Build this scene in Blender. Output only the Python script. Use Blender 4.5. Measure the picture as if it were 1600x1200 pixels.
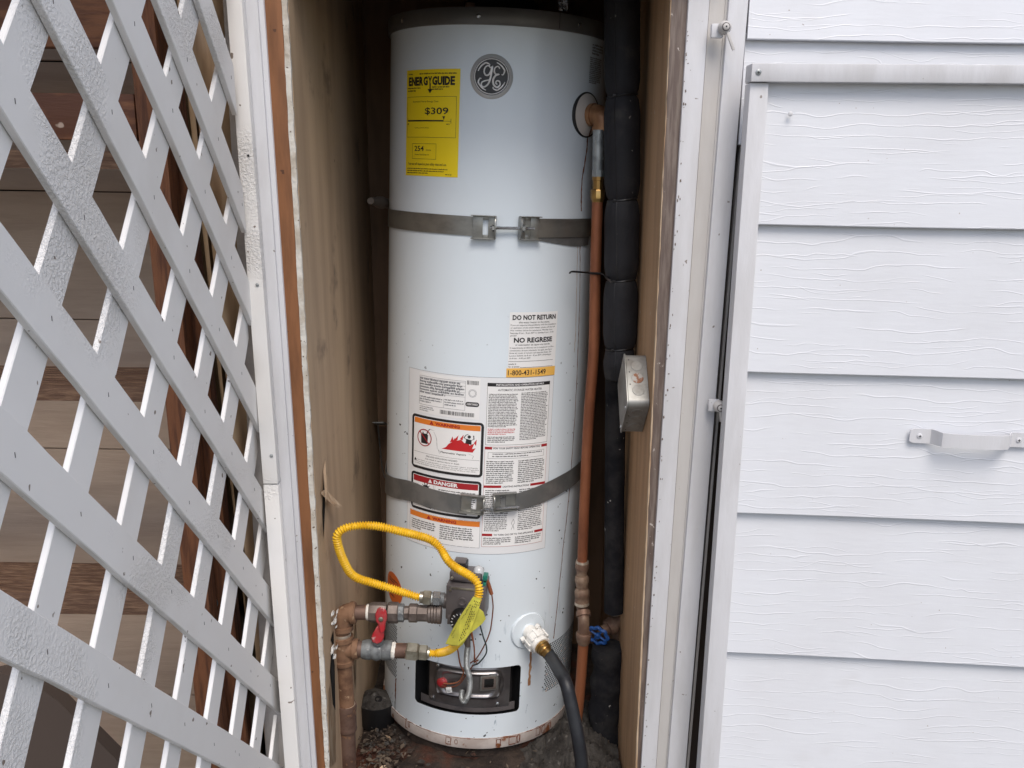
import bpy, bmesh, math, random
from mathutils import Vector, Matrix
import numpy as np
random.seed(7)
for o in list(bpy.data.objects): bpy.data.objects.remove(o)
S = bpy.context.scene
COL = S.collection

# ------------------------------------------------------------------ camera
F, PITCH, ROLL, CAMZ = 1400.0, .235, .0143, 1.6
wv = np.array([0, math.cos(PITCH), -math.sin(PITCH)])
r0_ = np.array([1., 0, 0]); u0_ = np.cross(r0_, wv)
cr, sr = math.cos(ROLL), math.sin(ROLL)
rv = cr*r0_ + sr*u0_; uv = -sr*r0_ + cr*u0_
CAM = np.array([0, 0, CAMZ])
cam_d = bpy.data.cameras.new('camera'); cam = bpy.data.objects.new('camera', cam_d); COL.objects.link(cam)
cam.matrix_world = Matrix(((rv[0], uv[0], -wv[0], 0), (rv[1], uv[1], -wv[1], 0), (rv[2], uv[2], -wv[2], CAMZ), (0, 0, 0, 1)))
cam_d.sensor_width = 36; cam_d.lens = 36*F/1600; cam_d.clip_start = .02; cam_d.clip_end = 500
S.camera = cam
# ------------------------------------------------------------------ sky, sun, exposure
SUN_EL, SUN_AZ = math.radians(56), math.radians(12)      # azimuth from -Y (in front of the wall)
world = bpy.data.worlds.new('World'); S.world = world; world.use_nodes = True
nt = world.node_tree; bg = nt.nodes['Background']
sky = nt.nodes.new('ShaderNodeTexSky'); sky.sky_type = 'NISHITA'; sky.sun_disc = False
sky.sun_elevation = SUN_EL; sky.sun_rotation = math.pi - SUN_AZ
sky.air_density = 1.0; sky.dust_density = 3.0; sky.ozone_density = 1.0
nt.links.new(sky.outputs[0], bg.inputs[0]); bg.inputs[1].default_value = .12
sd = bpy.data.lights.new('sun', 'SUN'); sd.energy = 1.25; sd.angle = math.radians(30); sd.color = (1, .95, .88)
so = bpy.data.objects.new('sun', sd); COL.objects.link(so)
sdir = Vector((math.sin(SUN_AZ)*math.cos(SUN_EL), -math.cos(SUN_AZ)*math.cos(SUN_EL), math.sin(SUN_EL)))
so.rotation_euler = sdir.to_track_quat('Z', 'Y').to_euler()
so.location = (0, -4, 8)
S.view_settings.view_transform = 'Standard'; S.view_settings.look = 'None'
S.view_settings.exposure = 0.64; S.view_settings.gamma = 1.0; S.view_settings.use_curve_mapping = False

# ------------------------------------------------------------------ geometry helpers
def ray(x, y): return (x-800)/F*rv + (600-y)/F*uv + wv
def onY(x, y, Y): d = ray(x, y); return Vector(CAM + d*Y/d[1])
def onX(x, y, X): d = ray(x, y); return Vector(CAM + d*X/d[0])
def onZ(x, y, Z): d = ray(x, y); return Vector(CAM + d*(Z-CAMZ)/d[2])
# heater frame
HR = .23
ax = np.array([.0271, .0058, 1.]); ax /= np.linalg.norm(ax)
e1 = np.array([1., 0, 0]) - ax[0]*ax; e1 /= np.linalg.norm(e1); e2 = np.cross(ax, e1)
HB = CAM + np.array([-.0424, 2.0164, 0]) - ax*1.274
def loc(P): q = np.array(P)-HB; return Vector((q@e1, q@e2, q@ax))
def locd(d): return np.array([d@e1, d@e2, d@ax])
HM = Matrix(((e1[0], e2[0], ax[0], HB[0]), (e1[1], e2[1], ax[1], HB[1]), (e1[2], e2[2], ax[2], HB[2]), (0, 0, 0, 1)))
def Hc(x, y, rr=HR):
    d = locd(ray(x, y)); o = np.array(loc(CAM))
    A = d[0]**2+d[1]**2; B = d[0]*o[0]+d[1]*o[1]; C = o[0]**2+o[1]**2-rr*rr
    D = B*B-A*C; t = -B/A if D < 0 else (-B-math.sqrt(D))/A
    P = o+t*d; return HR*math.atan2(P[0], -P[1]), P[2]
def cyl(a, h, r=HR): t = a/HR; return Vector((r*math.sin(t), -r*math.cos(t), h))
def tang(a0, off):                       # tangent plane in the heater frame
    t = a0/HR; n = np.array([math.sin(t), -math.cos(t), 0]); T = np.array([math.cos(t), math.sin(t), 0])
    def px(x, y, o2=0):
        d = locd(ray(x, y)); o = np.array(loc(CAM)); k = (HR+off+o2 - o@n)/(d@n); return Vector(o+k*d)
    px.n = Vector(n); px.t = Vector(T); return px

class MB:
    def __init__(s): s.v = []; s.f = []; s.m = []; s.mats = []; s.cur = 0
    def mat(s, m):
        if m not in s.mats: s.mats.append(m)
        s.cur = s.mats.index(m); return s
    def add(s, vs, fs):
        b = len(s.v); s.v += [Vector(v) for v in vs]
        for f in fs: s.f.append([b+i for i in f]); s.m.append(s.cur)
        return s
    def box(s, c, sx, sy, sz, X=Vector((1, 0, 0)), Y=Vector((0, 1, 0)), Z=Vector((0, 0, 1)), bev=0):
        c = Vector(c); X = Vector(X); Y = Vector(Y); Z = Vector(Z)
        P = [c+X*(i*sx/2)+Y*(j*sy/2)+Z*(k*sz/2) for i in (-1, 1) for j in (-1, 1) for k in (-1, 1)]
        return s.hexa(P, bev)
    def hexa(s, P, bev=0):               # P indexed i*4+j*2+k
        fs = [(0, 1, 3, 2), (4, 6, 7, 5), (0, 4, 5, 1), (2, 3, 7, 6), (0, 2, 6, 4), (1, 5, 7, 3)]
        if not bev: return s.add(P, fs)
        bm = bmesh.new(); vs = [bm.verts.new(p) for p in P]
        for f in fs: bm.faces.new([vs[i] for i in f])
        bmesh.ops.recalc_face_normals(bm, faces=bm.faces)
        bmesh.ops.bevel(bm, geom=bm.edges[:], offset=bev, segments=2, affect='EDGES', profile=.6)
        bm.verts.index_update()
        s.add([v.co.copy() for v in bm.verts], [[v.index for v in f.verts] for f in bm.faces]); bm.free(); return s
    def poly_prism(s, pts, off):         # pts: 3D polygon, off: extrusion vector
        n = len(pts); a = [Vector(p) for p in pts]; b = [p+Vector(off) for p in a]
        return s.add(a+b, [list(range(n)), list(range(2*n-1, n-1, -1))]+[(i, (i+1) % n, n+(i+1) % n, n+i) for i in range(n)])
    def tube(s, pts, rad, seg=12, caps=True, flat=None):
        pts = [Vector(p) for p in pts]; n = len(pts)
        if not hasattr(rad, '__len__'): rad = [rad]*n
        t0 = (pts[1]-pts[0]).normalized(); up = Vector((0, 0, 1)) if abs(t0.z) < .9 else Vector((1, 0, 0))
        nx = t0.cross(up).normalized(); V = []; prev = t0
        for i, p in enumerate(pts):
            t = (pts[min(i+1, n-1)]-pts[max(i-1, 0)])
            t = t.normalized() if t.length > 1e-9 else prev
            q = prev.rotation_difference(t); nx = q @ nx; nx = (nx-t*nx.dot(t)).normalized(); prev = t
            ny = t.cross(nx)
            for k in range(seg):
                an = 2*math.pi*k/seg
                V.append(p+nx*(rad[i]*math.cos(an))+ny*(rad[i]*math.sin(an)*(flat or 1)))
        Fc = [(i*seg+k, i*seg+(k+1) % seg, (i+1)*seg+(k+1) % seg, (i+1)*seg+k) for i in range(n-1) for k in range(seg)]
        if caps: Fc += [list(range(seg-1, -1, -1)), [(n-1)*seg+k for k in range(seg)]]
        return s.add(V, Fc)
    def turned(s, p0, p1, prof, seg=20): # prof: (fraction, radius) along p0->p1
        p0 = Vector(p0); p1 = Vector(p1); d = (p1-p0); t = d.normalized()
        up = Vector((0, 0, 1)) if abs(t.z) < .9 else Vector((1, 0, 0)); nx = t.cross(up).normalized(); ny = t.cross(nx)
        V = []
        for fr, r in prof:
            for k in range(seg):
                an = 2*math.pi*(k+.5)/seg; V.append(p0+d*fr+nx*(r*math.cos(an))+ny*(r*math.sin(an)))
        n = len(prof)
        Fc = [(i*seg+k, i*seg+(k+1) % seg, (i+1)*seg+(k+1) % seg, (i+1)*seg+k) for i in range(n-1) for k in range(seg)]
        Fc += [list(range(seg-1, -1, -1)), [(n-1)*seg+k for k in range(seg)]]
        return s.add(V, Fc)
    def disc(s, c, n, r, th, seg=16):
        c = Vector(c); n = Vector(n).normalized()
        return s.turned(c, c+n*th, [(0, r), (.7, r), (1, r*.86)], seg)
    def build(s, name, parent=None, smooth=40, kind=None, label=None):
        me = bpy.data.meshes.new(name)
        off = parent_off(parent)
        me.from_pydata([v-off for v in s.v], [], s.f)
        for m in s.mats: me.materials.append(M[m])
        me.polygons.foreach_set('material_index', s.m)
        me.update()
        bm = bmesh.new(); bm.from_mesh(me); bmesh.ops.recalc_face_normals(bm, faces=bm.faces) if s.recalc else None
        bm.to_mesh(me); bm.free()
        if smooth:
            me.polygons.foreach_set('use_smooth', [True]*len(me.polygons))
            me.set_sharp_from_angle(angle=math.radians(smooth))
        o = bpy.data.objects.new(name, me); COL.objects.link(o)
        if parent: o.parent = parent
        if kind: o['kind'] = kind
        if label: o['label'] = label
        return o
    recalc = True
def parent_off(p):
    if p is None: return Vector((0, 0, 0))
    while p.parent: p = p.parent
    return Vector(p.get('_o', (0, 0, 0)))
def thing(name, label, cat, at=(0, 0, 0), group=None, mw=None):
    o = bpy.data.objects.new(name, None); COL.objects.link(o); o.empty_display_size = .05
    if mw is not None: o.matrix_world = mw; o['_o'] = (0, 0, 0)
    else: o.location = at; o['_o'] = tuple(at)
    o['label'] = label; o['category'] = cat
    if group: o['group'] = group
    return o
def tag(o, label, cat, group=None):
    o['label'] = label; o['category'] = cat
    if group: o['group'] = group
    return o
def spline(P, step=.004):
    P = [Vector(p) for p in P]; out = []
    Q = [P[0]*2-P[1]]+P+[P[-1]*2-P[-2]]
    for i in range(1, len(Q)-2):
        a, b, c, d = Q[i-1:i+3]; n = max(2, int((c-b).length/step))
        for k in range(n):
            t = k/n
            out.append(.5*((2*b)+(c-a)*t+(2*a-5*b+4*c-d)*t*t+(3*b-a-3*c+d)*t**3))
    out.append(P[-1]); return out

# ------------------------------------------------------------------ materials
M = {}
def mk(name, c, rough=.5, metal=0, c2=None, nscale=8, stretch=(1, 1, 1), lo=.4, hi=.65, bump=0, bscale=60, bstretch=(1, 1, 1),
       bdist=.002, specks=0, speck_scale=60, speck_col=(.03, .025, .02), spec=.5, coat=0, c3=None, c3scale=20, c3t=(.55, .7), detail=5, dots=None, rvar=0):
    m = bpy.data.materials.new(name); m.use_nodes = True; T = m.node_tree; N = T.nodes; L = T.links
    b = N['Principled BSDF']; b.inputs['Roughness'].default_value = rough; b.inputs['Metallic'].default_value = metal
    b.inputs['Specular IOR Level'].default_value = spec; b.inputs['Coat Weight'].default_value = coat
    tc = N.new('ShaderNodeTexCoord')
    def mp(st):
        q = N.new('ShaderNodeMapping'); q.inputs['Scale'].default_value = st; L.new(tc.outputs['Object'], q.inputs[0]); return q.outputs[0]
    def noise(sc, st, det=detail, rg=.6):
        n = N.new('ShaderNodeTexNoise'); n.inputs['Scale'].default_value = sc; n.inputs['Detail'].default_value = det
        n.inputs['Roughness'].default_value = rg; L.new(mp(st), n.inputs['Vector']); return n.outputs['Fac']
    def rng(x, a, bb, o0=0, o1=1):
        r = N.new('ShaderNodeMapRange'); r.interpolation_type = 'SMOOTHSTEP'
        r.inputs[1].default_value = a; r.inputs[2].default_value = bb; r.inputs[3].default_value = o0; r.inputs[4].default_value = o1
        L.new(x, r.inputs[0]); return r.outputs[0]
    def mix(f, a, bb):
        x = N.new('ShaderNodeMix'); x.data_type = 'RGBA'
        if hasattr(f, 'links'): L.new(f, x.inputs[0])
        for s, i in ((a, 6), (bb, 7)):
            if hasattr(s, 'links'): L.new(s, x.inputs[i])
            else: x.inputs[i].default_value = (*s, 1)
        return x.outputs[2]
    def mul(a, bb):
        x = N.new('ShaderNodeMath'); x.operation = 'MULTIPLY'; L.new(a, x.inputs[0])
        if hasattr(bb, 'links'): L.new(bb, x.inputs[1])
        else: x.inputs[1].default_value = bb
        return x.outputs[0]
    col = c
    if c2: col = mix(rng(noise(nscale, stretch), lo, hi), c, c2)
    if c3: col = mix(rng(noise(c3scale, (1, 1, 1)), *c3t), col, c3)
    if specks:
        sp = rng(noise(speck_scale, (1, 1, 1), 2, .5), 1-specks, 1-specks+.03)
        col = mix(sp, col, speck_col)
    if hasattr(col, 'links'): L.new(col, b.inputs['Base Color'])
    else: b.inputs['Base Color'].default_value = (*col, 1)
    if rvar: L.new(rng(noise(nscale*2, stretch), .3, .7, rough-rvar, rough+rvar), b.inputs['Roughness'])
    if bump:
        bp = N.new('ShaderNodeBump'); bp.inputs['Strength'].default_value = bump; bp.inputs['Distance'].default_value = bdist
        L.new(noise(bscale, bstretch, 6, .65), bp.inputs['Height']); L.new(bp.outputs[0], b.inputs['Normal'])
    m['h'] = 1; M[name] = m
    return m, N, L, b, noise, rng, mul, mix, mp

W = (.74, .74, .75)
mk('trim_white', (.62, .62, .64), .45, c2=(.55, .545, .555), nscale=6, stretch=(3, 3, .5), bump=.35, bscale=35, bstretch=(2, 2, .5), bdist=.002, specks=.26, speck_scale=90, speck_col=(.25, .22, .2))
mk('trim_cream', (.53, .51, .49), .5, c2=(.48, .455, .43), nscale=5, stretch=(3, 3, .5), bump=.4, bscale=30, bdist=.002, specks=.25, speck_scale=80, speck_col=(.3, .26, .22))
mk('brown_paint', (.115, .082, .068), .55, c2=(.19, .15, .125), nscale=20, stretch=(6, 6, .5), bump=.6, bscale=80, bstretch=(4, 4, .4), bdist=.002, c3=(.45, .40, .36), c3scale=70, c3t=(.66, .7))
mk('stud_wood', (.235, .096, .036), .65, c2=(.15, .060, .022), nscale=12, stretch=(3, 3, .35), bump=.3, bscale=60, bstretch=(4, 4, .3), bdist=.001, specks=.27, speck_scale=50, speck_col=(.08, .03, .012))
mk('ply_edge', (.62, .60, .55), .7, c2=(.45, .40, .33), nscale=25, stretch=(1, 1, 1), bump=.9, bscale=90, bdist=.003, specks=.34, speck_scale=120, speck_col=(.15, .11, .08))
mk('beige_wall', (.47, .335, .215), .7, c2=(.36, .25, .16), nscale=6, stretch=(2, 3, .35), lo=.35, hi=.75, bump=.4, bscale=30, bstretch=(1, 3, .5), bdist=.003, specks=.22, speck_scale=45, speck_col=(.07, .045, .03), c3=(.20, .14, .095), c3scale=9, c3t=(.58, .75))
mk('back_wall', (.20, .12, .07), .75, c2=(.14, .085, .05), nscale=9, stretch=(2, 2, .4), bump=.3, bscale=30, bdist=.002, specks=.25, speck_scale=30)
mk('right_wall_paint', (.46, .28, .15), .7, c2=(.37, .22, .115), nscale=9, stretch=(2, 3, .3), bump=.4, bscale=35, bstretch=(1, 3, .5), bdist=.002, c3=(.52, .44, .34), c3scale=60, c3t=(.68, .72))
mk('redwood', (.20, .075, .030), .65, c2=(.10, .035, .015), nscale=18, stretch=(8, 8, .6), bump=.8, bscale=60, bstretch=(6, 6, .35), bdist=.003, specks=.25, speck_scale=25, speck_col=(.45, .33, .24))
mk('redwood_plank', (.24, .095, .040), .6, c2=(.13, .045, .02), nscale=7, stretch=(1, 2, 5), lo=.42, hi=.58, bump=.5, bscale=40, bstretch=(.6, 2, 5), bdist=.002, specks=.27, speck_scale=28, speck_col=(.6, .45, .35))
mk('deck_board', (.10, .050, .028), .7, c2=(.19, .11, .065), nscale=30, stretch=(.7, 5, 5), bump=.8, bscale=60, bstretch=(.5, 5, 5), bdist=.003)
mk('far_siding', (.52, .39, .295), .75, c2=(.46, .34, .255), nscale=10, stretch=(.5, 1, 4), bump=.5, bscale=20, bstretch=(.5, 1, 6), bdist=.003)
mk('tan_ply', (.50, .34, .20), .7, c2=(.40, .26, .145), nscale=9, stretch=(2, 2, .6), bump=.3, bscale=30, bdist=.002, specks=.22, speck_scale=35, speck_col=(.15, .08, .04))
mk('dirt_floor', (.020, .013, .010), .9, c2=(.050, .034, .025), nscale=14, bump=1, bscale=45, bdist=.01, c3=(.070, .022, .011), c3scale=6, c3t=(.5, .6))
mk('concrete', (.30, .29, .27), .9, c2=(.24, .23, .215), nscale=6, bump=.3, bscale=30)
mk('foam', (.014, .0142, .017), .65, spec=.3, c2=(.019, .019, .023), nscale=10, bump=.5, bscale=45, bdist=.003, specks=.26, speck_scale=60, speck_col=(.16, .15, .14), c3=(.045, .042, .040), c3scale=12, c3t=(.55, .75))
mk('foam_old', (.012, .012, .015), .85, spec=.2, c2=(.030, .029, .030), nscale=20, bump=.6, bscale=90, bdist=.002, specks=.27, speck_scale=70, speck_col=(.35, .33, .3))
mk('copper', (.34, .125, .058), .5, .45, c2=(.20, .070, .035), nscale=14, stretch=(1, 1, .3), bump=.1, bscale=60, specks=.2, speck_scale=50, speck_col=(.55, .45, .35), rvar=.1)
mk('copper_old', (.20, .12, .085), .55, .45, c2=(.30, .21, .15), nscale=35, bump=.35, bscale=90, bdist=.001)
mk('elbow_bronze', (.36, .185, .09), .4, .5, c2=(.24, .115, .055), nscale=30, bump=.15, bscale=60)
mk('solder', (.55, .47, .38), .4, .7)
mk('brass', (.52, .34, .12), .3, .9, c2=(.36, .22, .08), nscale=30, bump=.1, bscale=80)
mk('galvanised', (.40, .42, .42), .45, .6, c2=(.24, .26, .26), nscale=40, bump=.5, bscale=80, bdist=.001, c3=(.62, .64, .62), c3scale=60, c3t=(.6, .66))
mk('iron', (.17, .105, .080), .6, .45, c2=(.10, .055, .04), nscale=22, bump=.5, bscale=90, bdist=.001, c3=(.26, .14, .08), c3scale=45, c3t=(.58, .66))
mk('iron_rust', (.22, .12, .068), .75, .15, c2=(.12, .06, .034), nscale=28, bump=.7, bscale=90, bdist=.0015, c3=(.36, .24, .15), c3scale=70, c3t=(.62, .7))
mk('iron_grey', (.165, .135, .12), .5, .45, c2=(.10, .078, .068), nscale=28, bump=.3, bscale=90, bdist=.001)
mk('zinc_dirty', (.22, .235, .24), .6, .4, c2=(.12, .125, .13), nscale=45, bump=.7, bscale=110, bdist=.001, c3=(.42, .42, .40), c3scale=80, c3t=(.6, .7))
mk('nickel', (.50, .48, .40), .28, .85, c2=(.34, .31, .24), nscale=40, bump=.1, bscale=60)
mk('teflon', (.75, .72, .66), .8, bump=.6, bscale=150)
mk('steel_band', (.30, .30, .28), .35, .75, c2=(.22, .22, .21), nscale=14, stretch=(1, 1, 2), bump=.05, bscale=40)
mk('steel_old', (.155, .16, .16), .5, .5, c2=(.22, .22, .215), nscale=18, bump=.15, bscale=60, c3=(.30, .22, .16), c3scale=30, c3t=(.68, .75))
mk('zinc_bright', (.56, .58, .60), .25, .9, c2=(.40, .42, .44), nscale=20)
mk('dark_plate', (.27, .26, .265), .3, .85, c2=(.17, .16, .165), nscale=12, bump=.05, bscale=30)
mk('valve_grey', (.145, .13, .13), .42, .35, c2=(.12, .105, .105), nscale=15, bump=.15, bscale=150, bdist=.0005)
mk('black', (.010, .010, .011), .45)
mk('black_gloss', (.008, .008, .008), .2)
mk('near_black', (.006, .005, .005), .95)  # flat near-black for holes, cracks, recess, flue hood and hidden backing
mk('red', (.42, .020, .028), .4, c2=(.33, .06, .06), nscale=60, c3=(.50, .30, .28), c3scale=50, c3t=(.6, .7), bump=.2, bscale=60)
mk('yellow_coat', (.78, .48, .022), .38, c2=(.66, .38, .015), nscale=20, specks=.2, speck_scale=60, speck_col=(.2, .1, .02))
mk('yellow_tag', (.66, .62, .085), .35, c2=(.52, .49, .07), nscale=25, bump=.5, bscale=40, bdist=.003, spec=.6)
mk('blue', (.020, .085, .30), .35, bump=.1)
mk('white_plastic', (.78, .77, .74), .4, c2=(.66, .65, .62), nscale=30)
mk('escutcheon', (.56, .52, .48), .5)
mk('clear_plastic', (.50, .52, .54), .15)
mk('hose', (.010, .011, .015), .5, c2=(.018, .020, .024), nscale=20, bump=.1, bscale=100, specks=.15, speck_scale=60, speck_col=(.3, .3, .3))
mk('green', (.01, .16, .11), .4)
mk('orange_print', (.70, .20, .025), .5)
mk('orange_red', (.62, .135, .02), .5)
mk('amber_print', (.80, .46, .10), .5)
mk('red_print', (.33, .012, .018), .5)
mk('redtext', (.50, .05, .06), .5)
mk('flame', (.50, .015, .02), .5)
mk('ink', (.015, .014, .016), .5)
mk('ink_dark', (.035, .018, .02), .5)
mk('ink_grey', (.16, .165, .18), .5)
mk('label_yellow', (.90, .68, .012), .42)
mk('label_white', (.80, .80, .80), .4)
mk('label_clear', (.74, .755, .775), .35)
mk('print_white', (.78, .78, .78), .5)
mk('emblem_dark', (.020, .021, .023), .35, .2)
mk('emblem_silver', (.92, .92, .92), .25, .1)
mk('emblem_ring', (.55, .56, .56), .2, .2)
mk('rim', (.14, .136, .13), .38, .3, c2=(.11, .106, .10), nscale=10)
mk('rust', (.20, .055, .015), .8, c2=(.10, .025, .01), nscale=60)
mk('rust_light', (.42, .24, .13), .7, c2=(.28, .12, .05), nscale=60)
mk('base_ring', (.50, .45, .42), .55, c2=(.38, .32, .29), nscale=14, bump=.3, bscale=70, c3=(.20, .070, .025), c3scale=22, c3t=(.55, .61), specks=.3, speck_scale=70, speck_col=(.05, .015, .008))
mk('wire_brown', (.16, .045, .02), .5)
mk('wire_dark', (.03, .05, .05), .5)
mk('heat_sleeve', (.30, .10, .045), .5)
mk('tag_paper', (.7, .7, .68), .6)
mk('ash', (.060, .054, .048), .95, c2=(.025, .021, .018), nscale=30, bump=1, bscale=50, bdist=.008, c3=(.15, .14, .125), c3scale=45, c3t=(.6, .7))
mk('lag_dull', (.30, .25, .21), .6)
mk('debris', (.11, .083, .060), .9, c2=(.05, .035, .025), nscale=30)
mk('foil', (.8, .8, .8), .2, 1, bump=1, bscale=120, bdist=.004)
mk('cobweb', (.45, .43, .40), .9)
mk('flesh_wood', (.50, .38, .26), .8, c2=(.34, .22, .13), nscale=30, stretch=(3, 3, .4), bump=.6, bscale=70, bstretch=(3, 3, .4))
mk('dark_ground', (.13, .125, .11), .9, c2=(.09, .088, .075), nscale=4, bump=.3, bscale=30)  # unseen ground, coloured dark to cut the light bounced into the closet
mk('weathered', (.46, .44, .43), .8, c2=(.36, .34, .33), nscale=12, bump=.5, bscale=50)
mk('roof_dark', (.07, .05, .04), .9)

# white lattice paint with crackled patches
m, N, L, b, noise, rng, mul, mix, mp = mk('lattice_paint', (.60, .60, .595), .5)
g1 = noise(3.2, (1, 1, 1), 3, .5); msk = rng(g1, .53, .62)
fine = noise(210, (1, 1.0, 1.0), 3, .7); broad = noise(25, (1, 1, 1), 4, .6)
crk = rng(fine, .42, .62)
a1 = N.new('ShaderNodeMath'); a1.operation = 'MULTIPLY_ADD'; L.new(mul(crk, msk), a1.inputs[0]); a1.inputs[1].default_value = 1.0; L.new(mul(broad, .30), a1.inputs[2])
bp = N.new('ShaderNodeBump'); bp.inputs['Strength'].default_value = .8; bp.inputs['Distance'].default_value = .0013
L.new(a1.outputs[0], bp.inputs['Height']); L.new(bp.outputs[0], b.inputs['Normal'])
c = mix(rng(noise(2.2, (1, 1, 1)), .45, .7), (.78, .765, .745), (.70, .675, .645))
c = mix(rng(noise(60, (1, 1, 1), 2, .5), .72, .75), c, (.22, .18, .15))
L.new(c, b.inputs['Base Color'])

# embossed wood-grain siding
m, N, L, b, noise, rng, mul, mix, mp = mk('siding', (.75, .76, .79), .42)
def grain(nodes, freq, dist, sc, seed, mscale, mlo, mhi):
    st = N.new('ShaderNodeMapping'); st.inputs['Location'].default_value = (seed, seed*2, seed*.7); L.new(tcn.outputs['Object'], st.inputs[0])
    sx = N.new('ShaderNodeSeparateXYZ'); L.new(st.outputs[0], sx.inputs[0])
    mpn = N.new('ShaderNodeMapping'); mpn.inputs['Scale'].default_value = (5*sc, .01, 9*sc); L.new(st.outputs[0], mpn.inputs[0])
    n = N.new('ShaderNodeTexNoise'); n.inputs['Scale'].default_value = 1; n.inputs['Detail'].default_value = 2.5; L.new(mpn.outputs[0], n.inputs['Vector'])
    z = N.new('ShaderNodeMath'); z.operation = 'MULTIPLY'; L.new(sx.outputs[2], z.inputs[0]); z.inputs[1].default_value = freq
    q = N.new('ShaderNodeMath'); q.operation = 'MULTIPLY_ADD'; L.new(n.outputs['Fac'], q.inputs[0]); q.inputs[1].default_value = dist; L.new(z.outputs[0], q.inputs[2])
    fr = N.new('ShaderNodeMath'); fr.operation = 'FRACT'; L.new(q.outputs[0], fr.inputs[0])
    sb = N.new('ShaderNodeMath'); sb.operation = 'SUBTRACT'; L.new(fr.outputs[0], sb.inputs[0]); sb.inputs[1].default_value = .5
    ab = N.new('ShaderNodeMath'); ab.operation = 'ABSOLUTE'; L.new(sb.outputs[0], ab.inputs[0])
    rid = rng(ab.outputs[0], .0, .07, 1, 0)
    mm = N.new('ShaderNodeMapping'); mm.inputs['Scale'].default_value = (mscale, .01, mscale*7); L.new(st.outputs[0], mm.inputs[0])
    n2 = N.new('ShaderNodeTexNoise'); n2.inputs['Scale'].default_value = 1; n2.inputs['Detail'].default_value = 1; L.new(mm.outputs[0], n2.inputs['Vector'])
    return mul(rid, rng(n2.outputs['Fac'], mlo, mhi))
tcn = N.new('ShaderNodeTexCoord')
r1 = grain(None, 50, 2.6, 1.25, 3.1, 4.2, .45, .53); r2 = grain(None, 78, 3.6, 1.6, 8.7, 6.0, .52, .58)
ad = N.new('ShaderNodeMath'); ad.operation = 'ADD'; L.new(r1, ad.inputs[0]); L.new(r2, ad.inputs[1])
fn = noise(14, (1, 1, 6), 4, .6)
ad2 = N.new('ShaderNodeMath'); ad2.operation = 'MULTIPLY_ADD'; L.new(fn, ad2.inputs[0]); ad2.inputs[1].default_value = .9; L.new(ad.outputs[0], ad2.inputs[2])
bp = N.new('ShaderNodeBump'); bp.inputs['Strength'].default_value = .34; bp.inputs['Distance'].default_value = .0011
L.new(ad2.outputs[0], bp.inputs['Height']); L.new(bp.outputs[0], b.inputs['Normal'])
c = mix(rng(noise(5, (1, 1, 1)), .4, .7), (.70, .715, .750), (.67, .68, .71))
c = mix(rng(noise(2.6, (1, 1, 1.6), 4, .6), .60, .74), c, (.62, .62, .635))
c = mix(rng(noise(150, (1, 1, 1), 1.5, .5), .785, .80), c, (.42, .38, .36))
L.new(c, b.inputs['Base Color'])

# heater enamel: scuffs and specks, denser low down
m, N, L, b, noise, rng, mul, mix, mp = mk('enamel', (.60, .67, .74), .22)
tcn = N.new('ShaderNodeTexCoord'); sx = N.new('ShaderNodeSeparateXYZ'); L.new(tcn.outputs['Object'], sx.inputs[0])
low = rng(sx.outputs[2], .05, .45, 1, 0); mid = rng(sx.outputs[2], .7, 1.05, 1, 0)
base = mix(rng(noise(3, (1, 1, .6)), .4, .7), (.69, .765, .825), (.66, .725, .775))
sc1 = mul(rng(noise(26, (1.6, 1.6, .55), 4, .65), .64, .70), low)
base = mix(mul(sc1, .75), base, (.22, .29, .36))
sc2 = mul(rng(noise(9, (3, 3, .35), 4, .7), .66, .76), low)
base = mix(mul(sc2, .6), base, (.46, .36, .28))
sp = mul(rng(noise(85, (1, 1, 1), 1.5, .5), .725, .745), mid)
base = mix(sp, base, (.08, .085, .09))
L.new(base, b.inputs['Base Color'])
bp = N.new('ShaderNodeBump'); bp.inputs['Strength'].default_value = .12; bp.inputs['Distance'].default_value = .002
L.new(noise(5, (1, 1, .4), 2, .5), bp.inputs['Height']); L.new(bp.outputs[0], b.inputs['Normal'])
#__SETTING__
# ------------------------------------------------------------------ setting
YF = 1.56                                             # plane of the house front
mb = MB().mat('dark_ground'); mb.add([(-30, -40, 0), (30, -40, 0), (30, 10, 0), (-30, 10, 0)], [(0, 1, 2, 3)])
o = mb.build('ground', smooth=0); o['kind'] = 'structure'; 
# uneven closet floor
mb = MB().mat('dirt_floor'); n = 40; V = []; FLZ = .30
for i in range(n+1):
    for j in range(n+1):
        x = -.42+.74*i/n; y = 1.56+.76*j/n
        z = FLZ-.004+.008*math.sin(x*37+y*13)*math.sin(y*41)+random.uniform(-.004, .004)
        V.append((x, y, z))
mb.add(V, [(i*(n+1)+j, (i+1)*(n+1)+j, (i+1)*(n+1)+j+1, i*(n+1)+j+1) for i in range(n) for j in range(n)])
o = mb.build('closet_floor'); o['kind'] = 'structure'

def edge(p, q, Y):                                    # leaning vertical edge through two points of a wall plane
    a = onY(*p, Y); c = onY(*q, Y); k = (c.x-a.x)/(c.z-a.z)
    return lambda z: a.x+k*(z-a.z)
def strip(name, l, r, Yf, Yb, mat, parent, z0=.02, z1=2.35, bev=.0015, label=None):
    eL = edge(l[0], l[1], Yf); eR = edge(r[0], r[1], Yf); mb = MB().mat(mat)
    nseg = 1
    P = []
    for i, e in enumerate((eL, eR)):
        for j, Y in enumerate((Yf, Yb)):
            for k, z in enumerate((z0, z1)): P.append(Vector((e(z), Y, z)))
    mb.hexa(P, bev); return mb.build(name, parent, smooth=50, label=label)

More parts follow.
